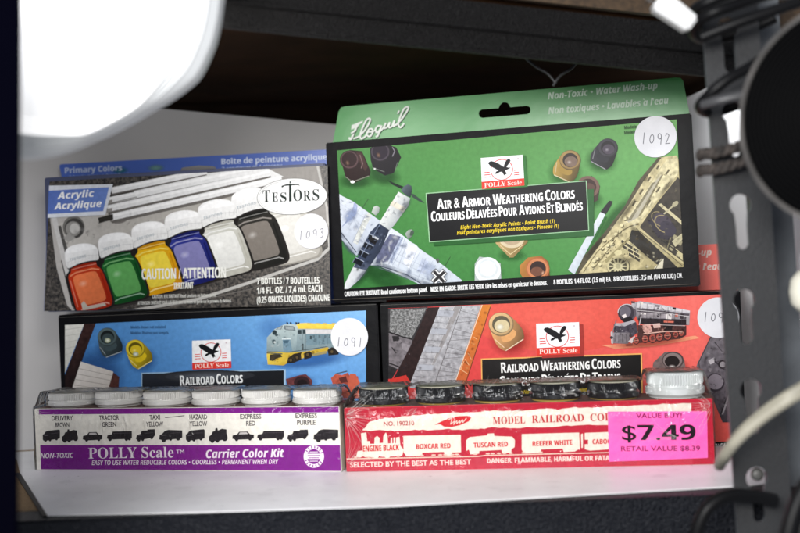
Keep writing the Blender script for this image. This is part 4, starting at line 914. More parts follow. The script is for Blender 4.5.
# ---------------------------------------------------------------- blue set
BW, BH, BD = 23.05, 10.08, 3.9
bmx = pose(-13.04, 77.5, 0.02, -8.0, 0, -0.15)
blue = carton('paint_set_box', 'blue and black boxed paint set with yellow roofed diesel engine, sticker 1091', 'paint set', bmx, BW, BH, BD, [M_BLACKCARD, M_BLACKCARD, M_CARTON], G_SET)
BWIN = [(65, 325), (366, 310.5), (366, 436), (65, 446)]
a = Art(bmx, BWIN)
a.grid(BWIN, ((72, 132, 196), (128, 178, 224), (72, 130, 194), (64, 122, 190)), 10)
Zl = Zm(55, 310, 5.0); Zr = Zm(230, 310, 5.0)
a.blob(95, 375, 34, 30, 0, (48, 88, 146), (68, 126, 194))
a.poly(Zl([(40, 60), (150, 60), (40, 340)]), ((226, 224, 216), (190, 190, 182), Zl([(60, 80)])[0], Zl([(60, 300)])[0]))
for k in range(7): a.stroke(Zl([(40, 100 + k * 32), (140 - k * 14, 86 + k * 32)]), .35, (176, 176, 168))
a.poly(Zl([(148, 66), (205, 66), (140, 240), (90, 390), (36, 400), (48, 330)]), ((62, 40, 38), (34, 24, 24), Zl([(100, 100)])[0], Zl([(160, 300)])[0]), 3)
a.poly(Zl([(130, 258), (292, 308), (270, 400), (80, 410)]), ((222, 216, 210), (196, 188, 180), Zl([(130, 260)])[0], Zl([(250, 400)])[0])); a.poly(Zl([(292, 312), (322, 335), (318, 395), (265, 398)]), (78, 48, 44), 3)
for k in range(4): a.stroke(Zl([(118 - k * 10, 292 + k * 27), (285 - k * 6, 328 + k * 24)]), .5, (150, 142, 134))
jar(a, *Zl([(262, 135)])[0], 9.4, 3.5, 9.5, (60, 74, 78), (92, 110, 112), (60, 74, 76), (44, 82, 136), (70, 128, 196)); jar(a, *Zl([(402, 193)])[0], 9.3, 5.5, 9.0, (206, 178, 30), (232, 206, 52), (214, 186, 40), (50, 92, 150), (72, 132, 198))
for x, y in ((264, 152), (404, 220)): a.spot(*Zl([(x, y)])[0], 3, 2.4, 0, (240, 240, 236), (150, 160, 120), 10)
a.text('Models shown not included.', Zl([(380, 93)])[0], Zl([(556, 91)])[0], 2.6, 'sb', (36, 62, 96)); a.text('Modeles illustres non compris.', Zl([(380, 121)])[0], Zl([(570, 120)])[0], 2.6, 'sb', (36, 62, 96))
# diesel engine
Ze = Zm(260, 315, 8.889)
a.blob(*Ze([(420, 400)])[0], 48, 10, -6, (52, 100, 164), (96, 152, 212)); a.blob(*Ze([(130, 120)])[0], 22, 18, 0, (58, 110, 178), None, 24, .35)
a.poly(Ze([(330, 80), (400, 66), (700, 85), (700, 330), (420, 330), (250, 350), (240, 130)]), ((148, 164, 168), (116, 136, 142), Ze([(400, 120)])[0], Ze([(400, 330)])[0]))
a.poly(Ze([(320, 92), (350, 72), (420, 72), (700, 84), (700, 125), (410, 122), (340, 122)]), ((236, 206, 92), (222, 188, 60), Ze([(400, 80)])[0], Ze([(400, 130)])[0])); a.poly(Ze([(405, 126), (700, 130), (700, 165), (410, 168)]), (206, 204, 204)); a.poly(Ze([(410, 168), (700, 165), (700, 250), (412, 270)]), (112, 136, 146))
a.poly(Ze([(60, 330), (62, 200), (100, 160), (130, 125), (190, 95), (215, 84), (300, 80), (335, 100), (330, 200), (320, 320), (200, 345)]), ((178, 192, 192), (122, 142, 148), Ze([(150, 120)])[0], Ze([(150, 330)])[0]))
a.poly(Ze([(200, 200), (270, 215), (290, 330), (210, 340)]), (110, 138, 154)); a.poly(Ze([(196, 208), (278, 206), (276, 216), (198, 218)]), (206, 216, 216)); a.poly(Ze([(205, 225), (260, 222), (250, 250), (215, 252)]), (70, 96, 112))
a.poly(Ze([(218, 92), (300, 100), (318, 140), (230, 134), (212, 122)]), (108, 118, 122)); a.poly(Ze([(226, 100), (296, 108), (308, 132), (232, 126)]), (150, 160, 162)); a.poly(Ze([(140, 130), (160, 108), (205, 92), (190, 128)]), (112, 122, 128)); a.poly(Ze([(150, 128), (166, 112), (196, 100), (184, 124)]), (160, 170, 172))
a.poly(Ze(ell(130, 155, 20, 22)), (42, 54, 58)); a.poly(Ze(ell(148, 178, 14, 10)), (60, 74, 78)); a.poly(Ze(ell(125, 238, 16, 20)), (64, 80, 86)); a.poly(Ze(ell(132, 242, 9, 11)), (180, 190, 190))
for x, y, w_, h_ in ((338, 132, 32, 36), (380, 128, 24, 38), (445, 185, 16, 30)): a.poly(Ze([(x, y), (x + w_, y), (x + w_, y + h_), (x, y + h_)]), (52, 64, 68))
a.stroke(Ze([(376, 170), (376, 310)]), .5, (84, 100, 106)); a.stroke(Ze([(405, 130), (405, 320)]), .5, (84, 100, 106)); a.poly(Ze([(372, 255), (388, 255), (388, 310), (372, 310)]), (70, 80, 82))
a.poly(Ze([(60, 360), (62, 325), (250, 335), (420, 322), (600, 285), (612, 290), (600, 320), (460, 355), (240, 430), (210, 448), (70, 440)]), ((222, 196, 84), (190, 158, 52), Ze([(100, 330)])[0], Ze([(200, 440)])[0]))
a.poly(Ze([(90, 350), (180, 342), (200, 372), (150, 385), (120, 410), (84, 402)]), (58, 52, 40), 3); a.poly(Ze(ell(160, 408, 42, 22, -14)), (210, 178, 66)); a.poly(Ze([(60, 330), (200, 340), (200, 350), (60, 342)]), (96, 96, 80))
a.poly(Ze([(250, 380), (300, 345), (370, 330), (370, 395), (300, 425), (240, 430)]), (42, 36, 30), 3); a.poly(Ze([(390, 340), (440, 320), (470, 340), (455, 380), (395, 395)]), (42, 36, 32), 3); a.poly(Ze([(600, 310), (640, 285), (700, 300), (700, 350), (610, 360)]), (38, 34, 32), 3)
for x, y in ((275, 400), (330, 375), (425, 352), (640, 325)): a.poly(Ze(ell(x, y, 22, 26)), (30, 27, 25)); a.poly(Ze(ell(x, y, 12, 14)), (86, 72, 48))
a.poly(Ze([(365, 345), (390, 335), (392, 380), (370, 388)]), (196, 166, 66)); a.poly(Ze([(460, 345), (590, 318), (592, 342), (470, 366)]), (150, 138, 92)); a.stroke(Ze([(70, 325), (250, 330), (600, 280)]), .5, (60, 60, 52))
for x in (235, 265, 315, 335): a.poly(Ze([(x, 62), (x + 18, 66), (x + 16, 80), (x + 2, 76)]), (42, 44, 46))
for x in (420, 500, 560, 640): a.poly(Ze([(x, 70), (x + 34, 72), (x + 34, 84), (x, 82)]), (206, 176, 70))
a.mottle(Ze([(62, 320), (64, 200), (130, 125), (215, 90), (330, 100), (330, 200), (320, 318), (200, 340)]), 26, (92, 112, 120), (214, 222, 220), 2.0, .4); a.mottle(Ze([(335, 172), (640, 168), (640, 250), (412, 290), (335, 300)]), 22, (76, 96, 106), (168, 182, 184), 1.8, .4); a.mottle(Ze([(70, 380), (240, 350), (580, 295), (580, 320), (240, 420), (80, 436)]), 22, (112, 84, 30), (240, 220, 130), 1.5, .5)
for x in (470, 520, 570, 615): a.poly(Ze([(x, 178), (x + 18, 178), (x + 18, 200), (x, 201)]), (88, 106, 114)); a.stroke(Ze([(x + 32, 172), (x + 32, 262)]), .2, (86, 104, 110))
# red brown hardware, low right
a.blob(*Zr([(350, 360)])[0], 18, 9, 0, (56, 104, 166), (76, 136, 198)); a.poly(Zr([(280, 345), (350, 325), (380, 320), (412, 350), (410, 384), (290, 384)]), (96, 52, 54), 3); a.poly(Zr(ell(360, 362, 40, 32)), (48, 30, 34)); a.poly(Zr(ell(362, 368, 26, 22)), (28, 20, 24))
a.poly(Zr([(505, 340), (530, 318), (560, 325), (590, 312), (605, 340), (640, 330), (650, 390), (690, 410), (690, 440), (560, 440), (520, 390)]), ((176, 84, 66), (136, 58, 48), Zr([(520, 330)])[0], Zr([(650, 430)])[0]), 3); a.poly(Zr([(600, 318), (628, 318), (664, 390), (640, 440), (580, 440), (590, 380)]), (186, 90, 68)); a.poly(Zr([(545, 340), (580, 330), (590, 360), (555, 365)]), (84, 40, 38)); a.stroke(Zr([(530, 318), (585, 305)]), .8, (70, 66, 70))
# name panel
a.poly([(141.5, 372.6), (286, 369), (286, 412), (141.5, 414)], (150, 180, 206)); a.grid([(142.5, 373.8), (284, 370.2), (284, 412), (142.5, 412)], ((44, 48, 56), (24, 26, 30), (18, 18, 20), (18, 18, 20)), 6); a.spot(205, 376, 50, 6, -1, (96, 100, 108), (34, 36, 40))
a.smallcaps('RAILROAD COLORS', (180.5, 385.4), (243, 382.6), 7.6, 'sb', (228, 230, 230)); a.smallcaps('COULEURS DE TRAINS', (170, 397), (254, 394), 7.2, 'sb', (228, 230, 230))
eagle_logo(a, [(192.3, 340.6), (230.8, 339.2), (231.6, 367.8), (192.6, 369.6)])
a.win = None
a.text('CAUTION: EYE IRRITANT. Read cautions on bottom panel. 8 BOTTLES: 1/4 FL. OZ.', (66, 452), (364, 444), 4.4, 'sb', (220, 220, 220))
a.stroke([(59, 317.4), (376, 304.4)], .4, (90, 88, 84))
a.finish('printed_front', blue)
sticker(blue, bmx, 349.8, 336.6, 18.6, pen('1091', 337, 337, 4.8, 9, -0.02, 1.5), 0, .7)

# ---------------------------------------------------------------- red set
RW, RH, RD = 23.95, 10.12, 3.9
rm = pose(10.36, 74.5, 0.02, -9.0, 0, -0.1)
redset = carton('paint_set_box', 'red and black boxed paint set with steam engine below the green set', 'paint set', rm, RW, RH, RD, [M_BLACKCARD, M_BLACKCARD, M_CARTON], G_SET)
RWIN = [(388.2, 308.6), (731, 294), (732, 441), (388.6, 458)]
a = Art(rm, RWIN)
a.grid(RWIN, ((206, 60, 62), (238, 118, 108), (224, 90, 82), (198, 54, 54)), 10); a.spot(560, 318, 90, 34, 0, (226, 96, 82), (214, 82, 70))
Zs = Zm(380, 295, 5.0); Z6 = Zm(370, 230, 2.162)
# hopper and boxcar roofs
a.poly(Zs([(40, 70), (240, 60), (160, 250), (60, 420), (40, 420)]), ((56, 54, 56), (36, 34, 36), Zs([(60, 80)])[0], Zs([(120, 400)])[0]), 3)
a.poly(Zs([(52, 74), (232, 66), (160, 215), (110, 205), (48, 182)]), (90, 90, 90), 2)
a.poly(Zs([(45, 190), (110, 212), (160, 225), (170, 290), (125, 385), (45, 352)]), (112, 106, 110), 3); a.stroke(Zs([(45, 340), (128, 372), (164, 285)]), 1.2, (24, 22, 24)); a.stroke(Zs([(60, 262), (80, 290)]), 1.0, (30, 28, 30)); a.poly(Zs([(60, 205), (95, 205), (98, 228), (66, 232)]), (36, 34, 36)); a.poly(Zs([(112, 240), (150, 250), (140, 285), (108, 270)]), (136, 130, 134)); a.stroke(Zs([(40, 185), (160, 222)]), .8, (24, 22, 24))
a.poly(Zs([(240, 62), (300, 60), (160, 445), (40, 445), (60, 430), (150, 260)]), (40, 26, 26), 3); a.poly(Zs([(50, 420), (130, 400), (160, 445), (40, 445)]), (186, 50, 44))
a.poly(Zs([(298, 60), (515, 50), (375, 445), (150, 445)]), ((176, 176, 180), (152, 150, 154), Zs([(300, 60)])[0], Zs([(400, 300)])[0]), 3)
a.poly(Zs([(372, 56), (408, 54), (268, 355), (256, 350)]), (146, 142, 142)); a.stroke(Zs([(410, 54), (275, 440)]), .6, (88, 84, 84)); a.stroke(Zs([(372, 56), (250, 370)]), .4, (196, 194, 196))
for k in range(13):
    x, y = 296 - k * 11.3, 76 + k * 30
    a.stroke(Zs([(x - 4, y), (x + 76, y + 4)]), .4, (104, 102, 106)); a.stroke(Zs([(x + 108, y + 2), (x + 205, y + 30 - (k % 3) * 18)]), .4, (108, 104, 106))
    if k % 3 == 0: a.poly(Zs([(x, y), (x + 76, y + 4), (x + 66, y + 32), (x - 11, y + 28)]), (166, 168, 176))
a.poly(Zs([(506, 50), (556, 48), (428, 445), (372, 445)]), ((206, 122, 44), (186, 92, 52), Zs([(520, 60)])[0], Zs([(420, 420)])[0])); a.stroke(Zs([(511, 50), (372, 445)]), .7, (226, 206, 184)); a.stroke(Zs([(552, 60), (428, 440)]), .8, (110, 56, 34))
for p in ([(440, 290), (456, 320)], [(425, 320), (445, 350)], [(400, 370), (436, 392)], [(420, 330), (404, 372)], [(470, 210), (486, 222)]): a.stroke(Zs(p), .6, (226, 176, 130))
# bottle
jar(a, *Zs([(606, 146)])[0], 12.2, 7.5, 11.5, (206, 152, 98), (222, 184, 132), (206, 190, 150), (150, 38, 36), (222, 92, 78)); a.blob(*Zs([(600, 160)])[0], 5, 4, 0, (240, 236, 216), (206, 190, 150), 12)
# steam engine
Zx = Zm(600, 295, 8.0)
a.poly(Zx([(10, 400), (400, 380), (760, 325), (800, 345), (420, 410), (120, 430)]), (236, 156, 120)); a.blob(*Zx([(400, 380)])[0], 46, 6, -6, (164, 74, 60), (228, 120, 98))
a.poly(Zx([(250, 70), (320, 48), (480, 75), (600, 100), (720, 125), (715, 240), (600, 245), (420, 230), (300, 200)]), ((182, 178, 184), (74, 66, 72), Zx([(450, 80)])[0], Zx([(420, 240)])[0]), 3)
a.poly(Zx([(300, 60), (480, 85), (720, 125), (718, 140), (480, 115), (290, 100)]), (206, 202, 206)); a.poly(Zx([(300, 105), (715, 150), (712, 165), (300, 135)]), (86, 78, 84)); a.poly(Zx([(300, 135), (710, 165), (706, 190), (300, 180)]), (146, 138, 142), 3); a.poly(Zx([(305, 185), (690, 195), (690, 240), (310, 230)]), (40, 32, 36), 3)
for x, y, w_, h_, c in ((320, 55, 26, 20, (216, 208, 200)), (580, 98, 28, 18, (44, 38, 44)), (440, 78, 40, 16, (120, 114, 120)), (525, 150, 48, 40, (222, 214, 212)), (640, 150, 30, 40, (60, 52, 56)), (690, 165, 26, 70, (156, 150, 152)), (455, 150, 20, 26, (64, 56, 62)), (330, 140, 40, 14, (216, 208, 206)), (600, 150, 24, 22, (206, 120, 104)), (510, 205, 80, 14, (206, 110, 92)), (250, 48, 30, 16, (72, 66, 70))): a.poly(Zx([(x, y), (x + w_, y + 3), (x + w_ - 2, y + h_ + 3), (x, y + h_)]), c)
a.poly(Zx(ell(216, 142, 74, 72)), (92, 84, 92)); a.poly(Zx(ell(208, 144, 64, 66)), (58, 52, 60)); a.poly(Zx(ell(202, 134, 46, 46)), (104, 98, 108)); a.stroke(Zx(ell(214, 142, 70, 68, 0, 20, 180, 330)), .9, (190, 186, 190)); a.poly(Zx([(175, 165), (205, 150), (215, 175), (190, 185)]), (226, 216, 214)); a.poly(Zx([(165, 195), (240, 170), (270, 200), (200, 225)]), (30, 25, 30))
a.poly(Zx([(110, 235), (200, 225), (270, 198), (290, 220), (300, 300), (250, 340), (110, 300)]), (66, 60, 70), 3); a.poly(Zx([(120, 225), (170, 225), (270, 200), (285, 215), (200, 250), (120, 245)]), (168, 164, 170)); a.stroke(Zx([(330, 170), (300, 300)]), .9, (190, 182, 182)); a.stroke(Zx([(130, 200), (100, 300)]), .9, (120, 112, 116))
a.poly(Zx([(85, 300), (235, 300), (240, 370), (220, 390), (95, 385)]), ((148, 142, 148), (104, 96, 100), Zx([(100, 300)])[0], Zx([(200, 390)])[0]), 3); a.poly(Zx([(225, 370), (275, 325), (285, 345), (255, 385)]), (196, 186, 184)); a.poly(Zx([(85, 295), (100, 290), (105, 390), (90, 385)]), (186, 180, 180)); a.poly(Zx(ell(92, 340, 12, 12)), (60, 52, 56)); a.poly(Zx(ell(244, 325, 12, 12)), (60, 52, 56))
for k in range(4): a.stroke(Zx([(120 + k * 30, 310), (118 + k * 30, 380)]), .5, (84, 76, 80))
a.poly(Zx([(300, 240), (690, 245), (690, 320), (640, 350), (300, 385)]), (74, 46, 44), 3)
for x, y, r0 in ((290, 365, 26), (360, 350, 30), (420, 345, 34), (475, 335, 32), (540, 325, 34), (605, 315, 26), (650, 305, 24)):
    a.poly(Zx(ell(x, y, r0, r0 * 1.15)), (58, 32, 32)); a.poly(Zx(ell(x, y, r0 * .8, r0 * .92)), (156, 74, 64)); a.poly(Zx(ell(x, y, r0 * .45, r0 * .5)), (84, 46, 44)); a.stroke(Zx([(x - r0 * .7, y), (x + r0 * .7, y - 4)]), .5, (206, 140, 120))
a.poly(Zx([(340, 240), (400, 230), (420, 290), (370, 310), (345, 290)]), (196, 150, 140), 3); a.poly(Zx([(420, 230), (480, 225), (485, 260), (430, 265)]), (206, 170, 160)); a.stroke(Zx([(350, 310), (530, 290), (660, 290)]), 1.0, (214, 170, 156)); a.poly(Zx([(500, 240), (580, 245), (575, 285), (520, 285)]), (34, 26, 28)); a.poly(Zx([(200, 395), (260, 385), (260, 405), (210, 408)]), (120, 60, 50))
a.mottle(Zx([(260, 75), (480, 80), (715, 130), (712, 235), (600, 240), (420, 225), (300, 195)]), 60, (34, 28, 32), (226, 220, 222), 1.4, .6); a.mottle(Zx([(300, 240), (690, 245), (690, 320), (640, 345), (300, 380)]), 60, (24, 16, 16), (214, 160, 146), 1.3, .6); a.mottle(Zx([(95, 235), (280, 215), (285, 330), (230, 385), (95, 380)]), 30, (38, 32, 38), (206, 200, 204), 1.3, .55)
for k in range(7): a.stroke(Zx([(320 + k * 56, 62 + k * 9), (316 + k * 56, 190 + k * 7)]), .25, (60, 52, 58))
a.stroke(Zx([(300, 122), (500, 140), (712, 172)]), .35, (228, 222, 224)); a.stroke(Zx([(330, 232), (680, 246)]), .4, (206, 190, 186))
# black casting and couplers, right
Zk = Zm(580, 290, 4.844)
a.blob(*Zk([(440, 370)])[0], 20, 12, 0, (160, 52, 44), (224, 98, 80)); a.poly(Zk([(355, 350), (410, 300), (470, 300), (505, 340), (510, 380), (350, 385)]), (112, 96, 94), 3); a.poly(Zk(ell(450, 340, 52, 42)), (74, 62, 62)); a.poly(Zk(ell(448, 340, 46, 36)), (128, 114, 112)); a.poly(Zk(ell(446, 346, 36, 28)), (32, 26, 26)); a.spot(*Zk([(445, 372)])[0], 4, 2.5, 0, (240, 236, 232), (60, 50, 50), 10)
body = [(632, 225), (690, 200), (760, 190), (780, 640), (690, 640), (640, 520), (585, 470), (560, 380), (570, 350)]
a.poly(Zk(body), ((110, 104, 110), (66, 60, 66), Zk([(600, 260)])[0], Zk([(720, 600)])[0]), 3); a.stroke(Zk([(632, 228), (575, 350), (590, 465)]), .9, (64, 58, 62)); a.stroke(Zk([(640, 335), (700, 385), (740, 390)]), 1.6, (58, 52, 58))
a.poly(Zk(ell(655, 447, 45, 45)), (52, 46, 52)); a.poly(Zk(ell(655, 444, 38, 37)), (122, 114, 122)); a.poly(Zk(ell(690, 360, 22, 22)), (46, 40, 44)); a.poly(Zk(ell(690, 360, 14, 14)), (140, 134, 138)); a.poly(Zk([(620, 340), (650, 325), (650, 352), (630, 360)]), (176, 170, 174)); a.stroke(Zk([(690, 600), (735, 470)]), 1.6, (140, 134, 138)); a.stroke(Zk([(680, 600), (728, 470)]), .8, (36, 32, 34)); a.stroke(Zk([(650, 250), (690, 300), (730, 310)]), .6, (60, 54, 58))
a.mottle(Zk([(640, 235), (690, 210), (735, 205), (735, 590), (690, 620), (640, 515), (590, 465), (565, 380)]), 60, (40, 34, 38), (160, 152, 158), 2.2, .5); a.mottle(Zs([(300, 64), (505, 56), (372, 440), (155, 440)]), 70, (112, 108, 112), (214, 214, 218), 2.6, .45); a.mottle(Zs([(48, 200), (160, 228), (168, 290), (125, 380), (48, 350)]), 26, (60, 56, 60), (156, 150, 154), 2.2, .5); a.mottle(Zs([(515, 56), (550, 54), (428, 430), (380, 435)]), 26, (120, 58, 24), (240, 176, 110), 1.6, .5)
# name panel
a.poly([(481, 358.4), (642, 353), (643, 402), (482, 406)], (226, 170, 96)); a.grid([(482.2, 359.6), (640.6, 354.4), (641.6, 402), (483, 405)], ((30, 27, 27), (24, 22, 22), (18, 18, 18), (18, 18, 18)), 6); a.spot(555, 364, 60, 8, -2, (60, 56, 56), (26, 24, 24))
a.smallcaps('RAILROAD WEATHERING COLORS', (501.4, 372.6), (620.5, 367.6), 7.8, 'sb', (236, 236, 234)); a.smallcaps('COULEURS DÉLAVÉES DE TRAINS', (500, 386.6), (620.5, 381.6), 8.0, 'sb', (236, 236, 234))
a.text('Eight Non-Toxic Acrylic Paints • Paint Brush (1)', (512, 394), (606, 390.4), 3.6, 'sbi', (236, 205, 40))
a.poly([(541, 326), (583, 324), (584, 356), (542, 358)], (160, 52, 46))
eagle_logo(a, [(536.2, 323.6), (579, 322.0), (580.2, 353.4), (537, 355.4)])
a.win = None
a.text('8 BOTTLES: 1/4 FL.OZ. (7.5 ml) EA.  8 BOUTEILLES : 7,5 ml. (1/4 OZ LIQ.) CH. 487', (600, 455), (733, 447), 4.6, 'sb', (226, 226, 226))
a.stroke([(381, 305.2), (735, 290.6)], .4, (90, 88, 84))
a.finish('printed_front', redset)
def red_tab(b):
    b.text('Non-Toxic • Water Wash-up', (592, 261), (711.6, 255.2), 6.6, 'sbi', (250, 226, 216)); b.text('Non toxiques • Lavables à l\'eau', (592, 275.4), (722.5, 269.4), 6.6, 'sbi', (250, 226, 216))
def red_tab2(b):
    b.text('Railroad Weathering', (400, 285), (480, 280), 7, 'sbi', (250, 226, 216))
tab = [(386, 310), (389, 266), (392, 262), (396, 261), (727, 243.4), (732, 245), (734, 249), (738, 292)]
flap(redset, rm, RD, RH, 4, tab, None, [('slogan_lettering', red_tab), ('name_lettering', red_tab2)], [mat('red_card', s2l((230, 98, 86)), 0.35, var=0.06, scale=25)])
sticker(redset, rm, 718, 317.5, 21.0, pen('1096', 703, 312, 5.0, 9.5, -0.03, 1.5), 0, .75)

# ================================================================== shrink wrapped kits
def lid_profile(r, z0, h, mi=0, top=0, gold=False):
    p = [(r * .90, z0 - .25, 0, 2 if gold else mi), (r * .93, z0, 0, 2 if gold else mi), (r * .97, z0 + h * .05, 0, mi), (r * 1.03, z0 + h * .12, 0, mi), (r * 1.035, z0 + h * .34, 0, mi), (r * .97, z0 + h * .42, 0, mi), (r * .955, z0 + h * .47, 0, mi),
         (r * 1.0, z0 + h * .54, 1, mi), (r * 1.0, z0 + h * .88, 1, mi), (r * .975, z0 + h * .96, 0, top), (r * .93, z0 + h * 1.0, 0, top), (r * .84, z0 + h * 1.0, 0, top), (r * .80, z0 + h * .97, 0, top)]
    return p
def kit_carton(t, W, H, Dp, mats):
    """open topped tray carton with thin walls"""
    bm = bm_box(-W / 2, 0, 0, W / 2, Dp, H, 0.05, 2)
    for f in bm.faces:
        if f.normal.z > .9: f.material_index = 1
        elif abs(f.normal.x) > .9: f.material_index = 2
    return build('carton', bm, mats, t)
def bottles(t, xs, yc, H, r, h, lidmats, rs=None):
    for i, x in enumerate(xs):
        rr, hh, mm, gold, tp = rs(i) if rs else (r, h, lidmats, False, 0)
        g = bm_lathe([(rr * .86, H - .6, 0, 0), (rr * .86, H + .15, 0, 0), (rr * .82, H + .2, 0, 0)], 40)
        bmesh.ops.translate(g, vec=(x, yc, 0), verts=g.verts)
        bo = build('paint_bottle', g, [mat('bottle_glass', (0.25, 0.22, 0.18), 0.15)], t, smooth=True)
        l = bm_lathe(lid_profile(rr, H + .03 + random.uniform(-.02, .05), hh, 0, tp, gold), 128, 0.06 * rr)
        bmesh.ops.rotate(l, cent=(0, 0, 0), matrix=Matrix.Rotation(random.uniform(0, 6), 3, 'Z'), verts=l.verts)
        bmesh.ops.translate(l, vec=(x, yc, 0), verts=l.verts)
        lo = build('lid', l, mm, bo)
def wrap(t, W, H, Dp, xs, tops, rlid, seed, end_in):
    """clear film stretched over the lids and down the faces"""
    rnd = random.Random(seed); nx = 150; bm = bmesh.new(); rows = []
    ph = [rnd.uniform(0, 6.28) for _ in range(12)]
    def wob(u, v, k): return (math.sin(u * 2.9 + v * 3.1 + ph[k]) * .5 + math.sin(u * 7.3 - v * 4.7 + ph[k + 1]) * .3 + math.sin(u * 13.1 + v * 9.2 + ph[k + 2]) * .22)
    for i in range(nx + 1):
        u = -W / 2 - .06 + (W + .12) * i / nx
        zt = H + .05
        dmin = min(abs(u - x) for x in xs); j = min(range(len(xs)), key=lambda q_: abs(u - xs[q_]))
        top = tops[j] + .05
        if dmin < rlid * .98: zt = top
        else:
            inside = xs[0] < u < xs[-1]
            d = dmin - rlid * .98
            if inside:
                zt = top - .10 * math.sin(min(1, d / .25) * 1.57)
            else:
                end = (W / 2 + .06) - abs(xs[0 if u < 0 else -1]) - rlid * .98
                f = min(1, d / max(end, .05)); zt = top + (H + .08 - top) * f ** 1.3
        prof = [(-.085, .02), (-.09, H * .25), (-.09, H * .5), (-.09, H * .75), (-.085, H + .02), (.06, H + .08)]
        yl = Dp / 2 - rlid * .86
        for k in range(1, 5):
            f = k / 4; prof.append((.06 + (yl - .06) * f, H + .08 + (zt - H - .08) * f ** .8 ))
        prof += [(yl + .25, zt + .03), (Dp / 2, zt + .035), (Dp - yl - .25, zt + .03), (Dp - yl, zt), (Dp + .04, H + .08), (Dp + .05, H * .5), (Dp + .05, .02)]
        row = []
        for k, (y, z) in enumerate(prof):
            amp = .010 if k < 5 else .042
            if k in (0, len(prof) - 1): amp = 0
            edge = max(0, 1 - (W / 2 - abs(u)) / 2.0); amp *= 1 + 1.6 * edge
            o = wob(u, z * 1.3 + y, k % 8) * amp
            row.append(bm.verts.new((u, y - (abs(o) if k < 10 else 0), z + (abs(o) if k >= 5 else 0))))
        rows.append(row)
    for i in range(nx):
        for k in range(len(rows[0]) - 1): bm.faces.new((rows[i][k], rows[i + 1][k], rows[i + 1][k + 1], rows[i][k + 1]))
    bm.faces.new(rows[0][::-1]); bm.faces.new(rows[-1])
    bmesh.ops.recalc_face_normals(bm, faces=bm.faces[:])
    n0 = len(bm.faces)
    for cu_, cv, a0, a1, num, lmax in end_in:          # sharp folds fanning out of a gathered corner, highlights in their whitish colour
        for q_ in range(num):
            an = math.radians(a0 + (a1 - a0) * (q_ + rnd.random()) / num); L = lmax * rnd.uniform(.35, 1.0); st = rnd.uniform(.1, .5); bend = rnd.uniform(-.25, .25)
            pts = []
            for k in range(7):
                d = st + L * k / 6; a_ = an + bend * (k / 6) ** 2
                u = cu_ + d * math.cos(a_); v = cv + d * math.sin(a_)
                if v < .04 or abs(u) > W / 2: break
                y = -.10 if v < H else (-.08 + (v - H) / max(.1, tops[0] - H) * (Dp / 2 - rlid * .9))
                pts.append((u, y, v))
            if len(pts) > 2: wd_ = rnd.uniform(.006, .018); bm_tube(pts, lambda f, w_=wd_: w_ * (1 - .75 * f), 5, bm)
    bm.faces.ensure_lookup_table()
    for f in bm.faces[n0:]: f.material_index = 1
    return build('shrink_wrap', bm, [M_FILM, M_CREASE], t, smooth=True)

G_KIT = 'shrink wrapped paint bottle kits'
# ---------------------------------------------------------------- purple kit
A_, B_ = onz(36.5, 470), onz(341.5, 471.8)
KW = (B_ - A_).length; yaw = math.degrees(math.atan2(B_.y - A_.y, B_.x - A_.x)); mid = (A_ + B_) / 2
KH, KD = 4.08, 3.35
km = pose(mid.x, mid.y, 0.004, yaw)
purple = thing('bottle_kit', 'purple and white shrink wrapped carton of six white lidded paint bottles', 'paint kit', group=G_KIT); set_pose(purple, km)
M_WRED = mat('carton_inside', (0.10, 0.05, 0.04), 0.8)
kit_carton(purple, KW, KH, KD, [mat('purple_white_card', s2l((225, 222, 214)), 0.5), M_WRED, mat('white_card_end', s2l((225, 220, 205)), 0.5)])
a = Art(km)
def uvpx(u, v): return proj(km @ Vector((u, 0, v)))
def rect(u0, v0, u1, v1): return [uvpx(u0, v1), uvpx(u1, v1), uvpx(u1, v0), uvpx(u0, v0)]
a.poly(rect(-KW / 2 + .03, .03, KW / 2 - .03, KH - .03), (234, 230, 222))
PU = (124, 30, 136)
a.poly(rect(-KW / 2 + .34, KH - .39, KW / 2 - .03, KH - .03), PU); a.grid(rect(-KW / 2 + .34, .05, KW / 2 - .03, 1.66), ((122, 30, 136), (132, 36, 140), (128, 34, 136), (116, 26, 130)), 6)
Z5 = Zm(30, 370, 2.5)
for (s1, s2, x, y) in (('DELIVERY', 'BROWN', 81, 126), ('TRACTOR', 'GREEN', 198, 125), ('TAXI', 'YELLOW', 312, 124), ('HAZARD', 'YELLOW', 421, 123), ('EXPRESS', 'RED', 552, 122), ('EXPRESS', 'PURPLE', 691, 120)):
    k = 1 + (x - 80) / 5200
    for s_, yy in ((s1, y), (s2, y + 17)):
        wd = (len(s_) * 6.9 - (2 if 'I' in s_ else 0)) * k
        a.text(s_, Z5([(x - wd / 2, yy)])[0], Z5([(x + wd / 2, yy - .6)])[0], 4.6, '', (52, 44, 50), off=.022)
a.stroke(Z5([(338, 119), (386, 114)]), .7, (70, 60, 70))
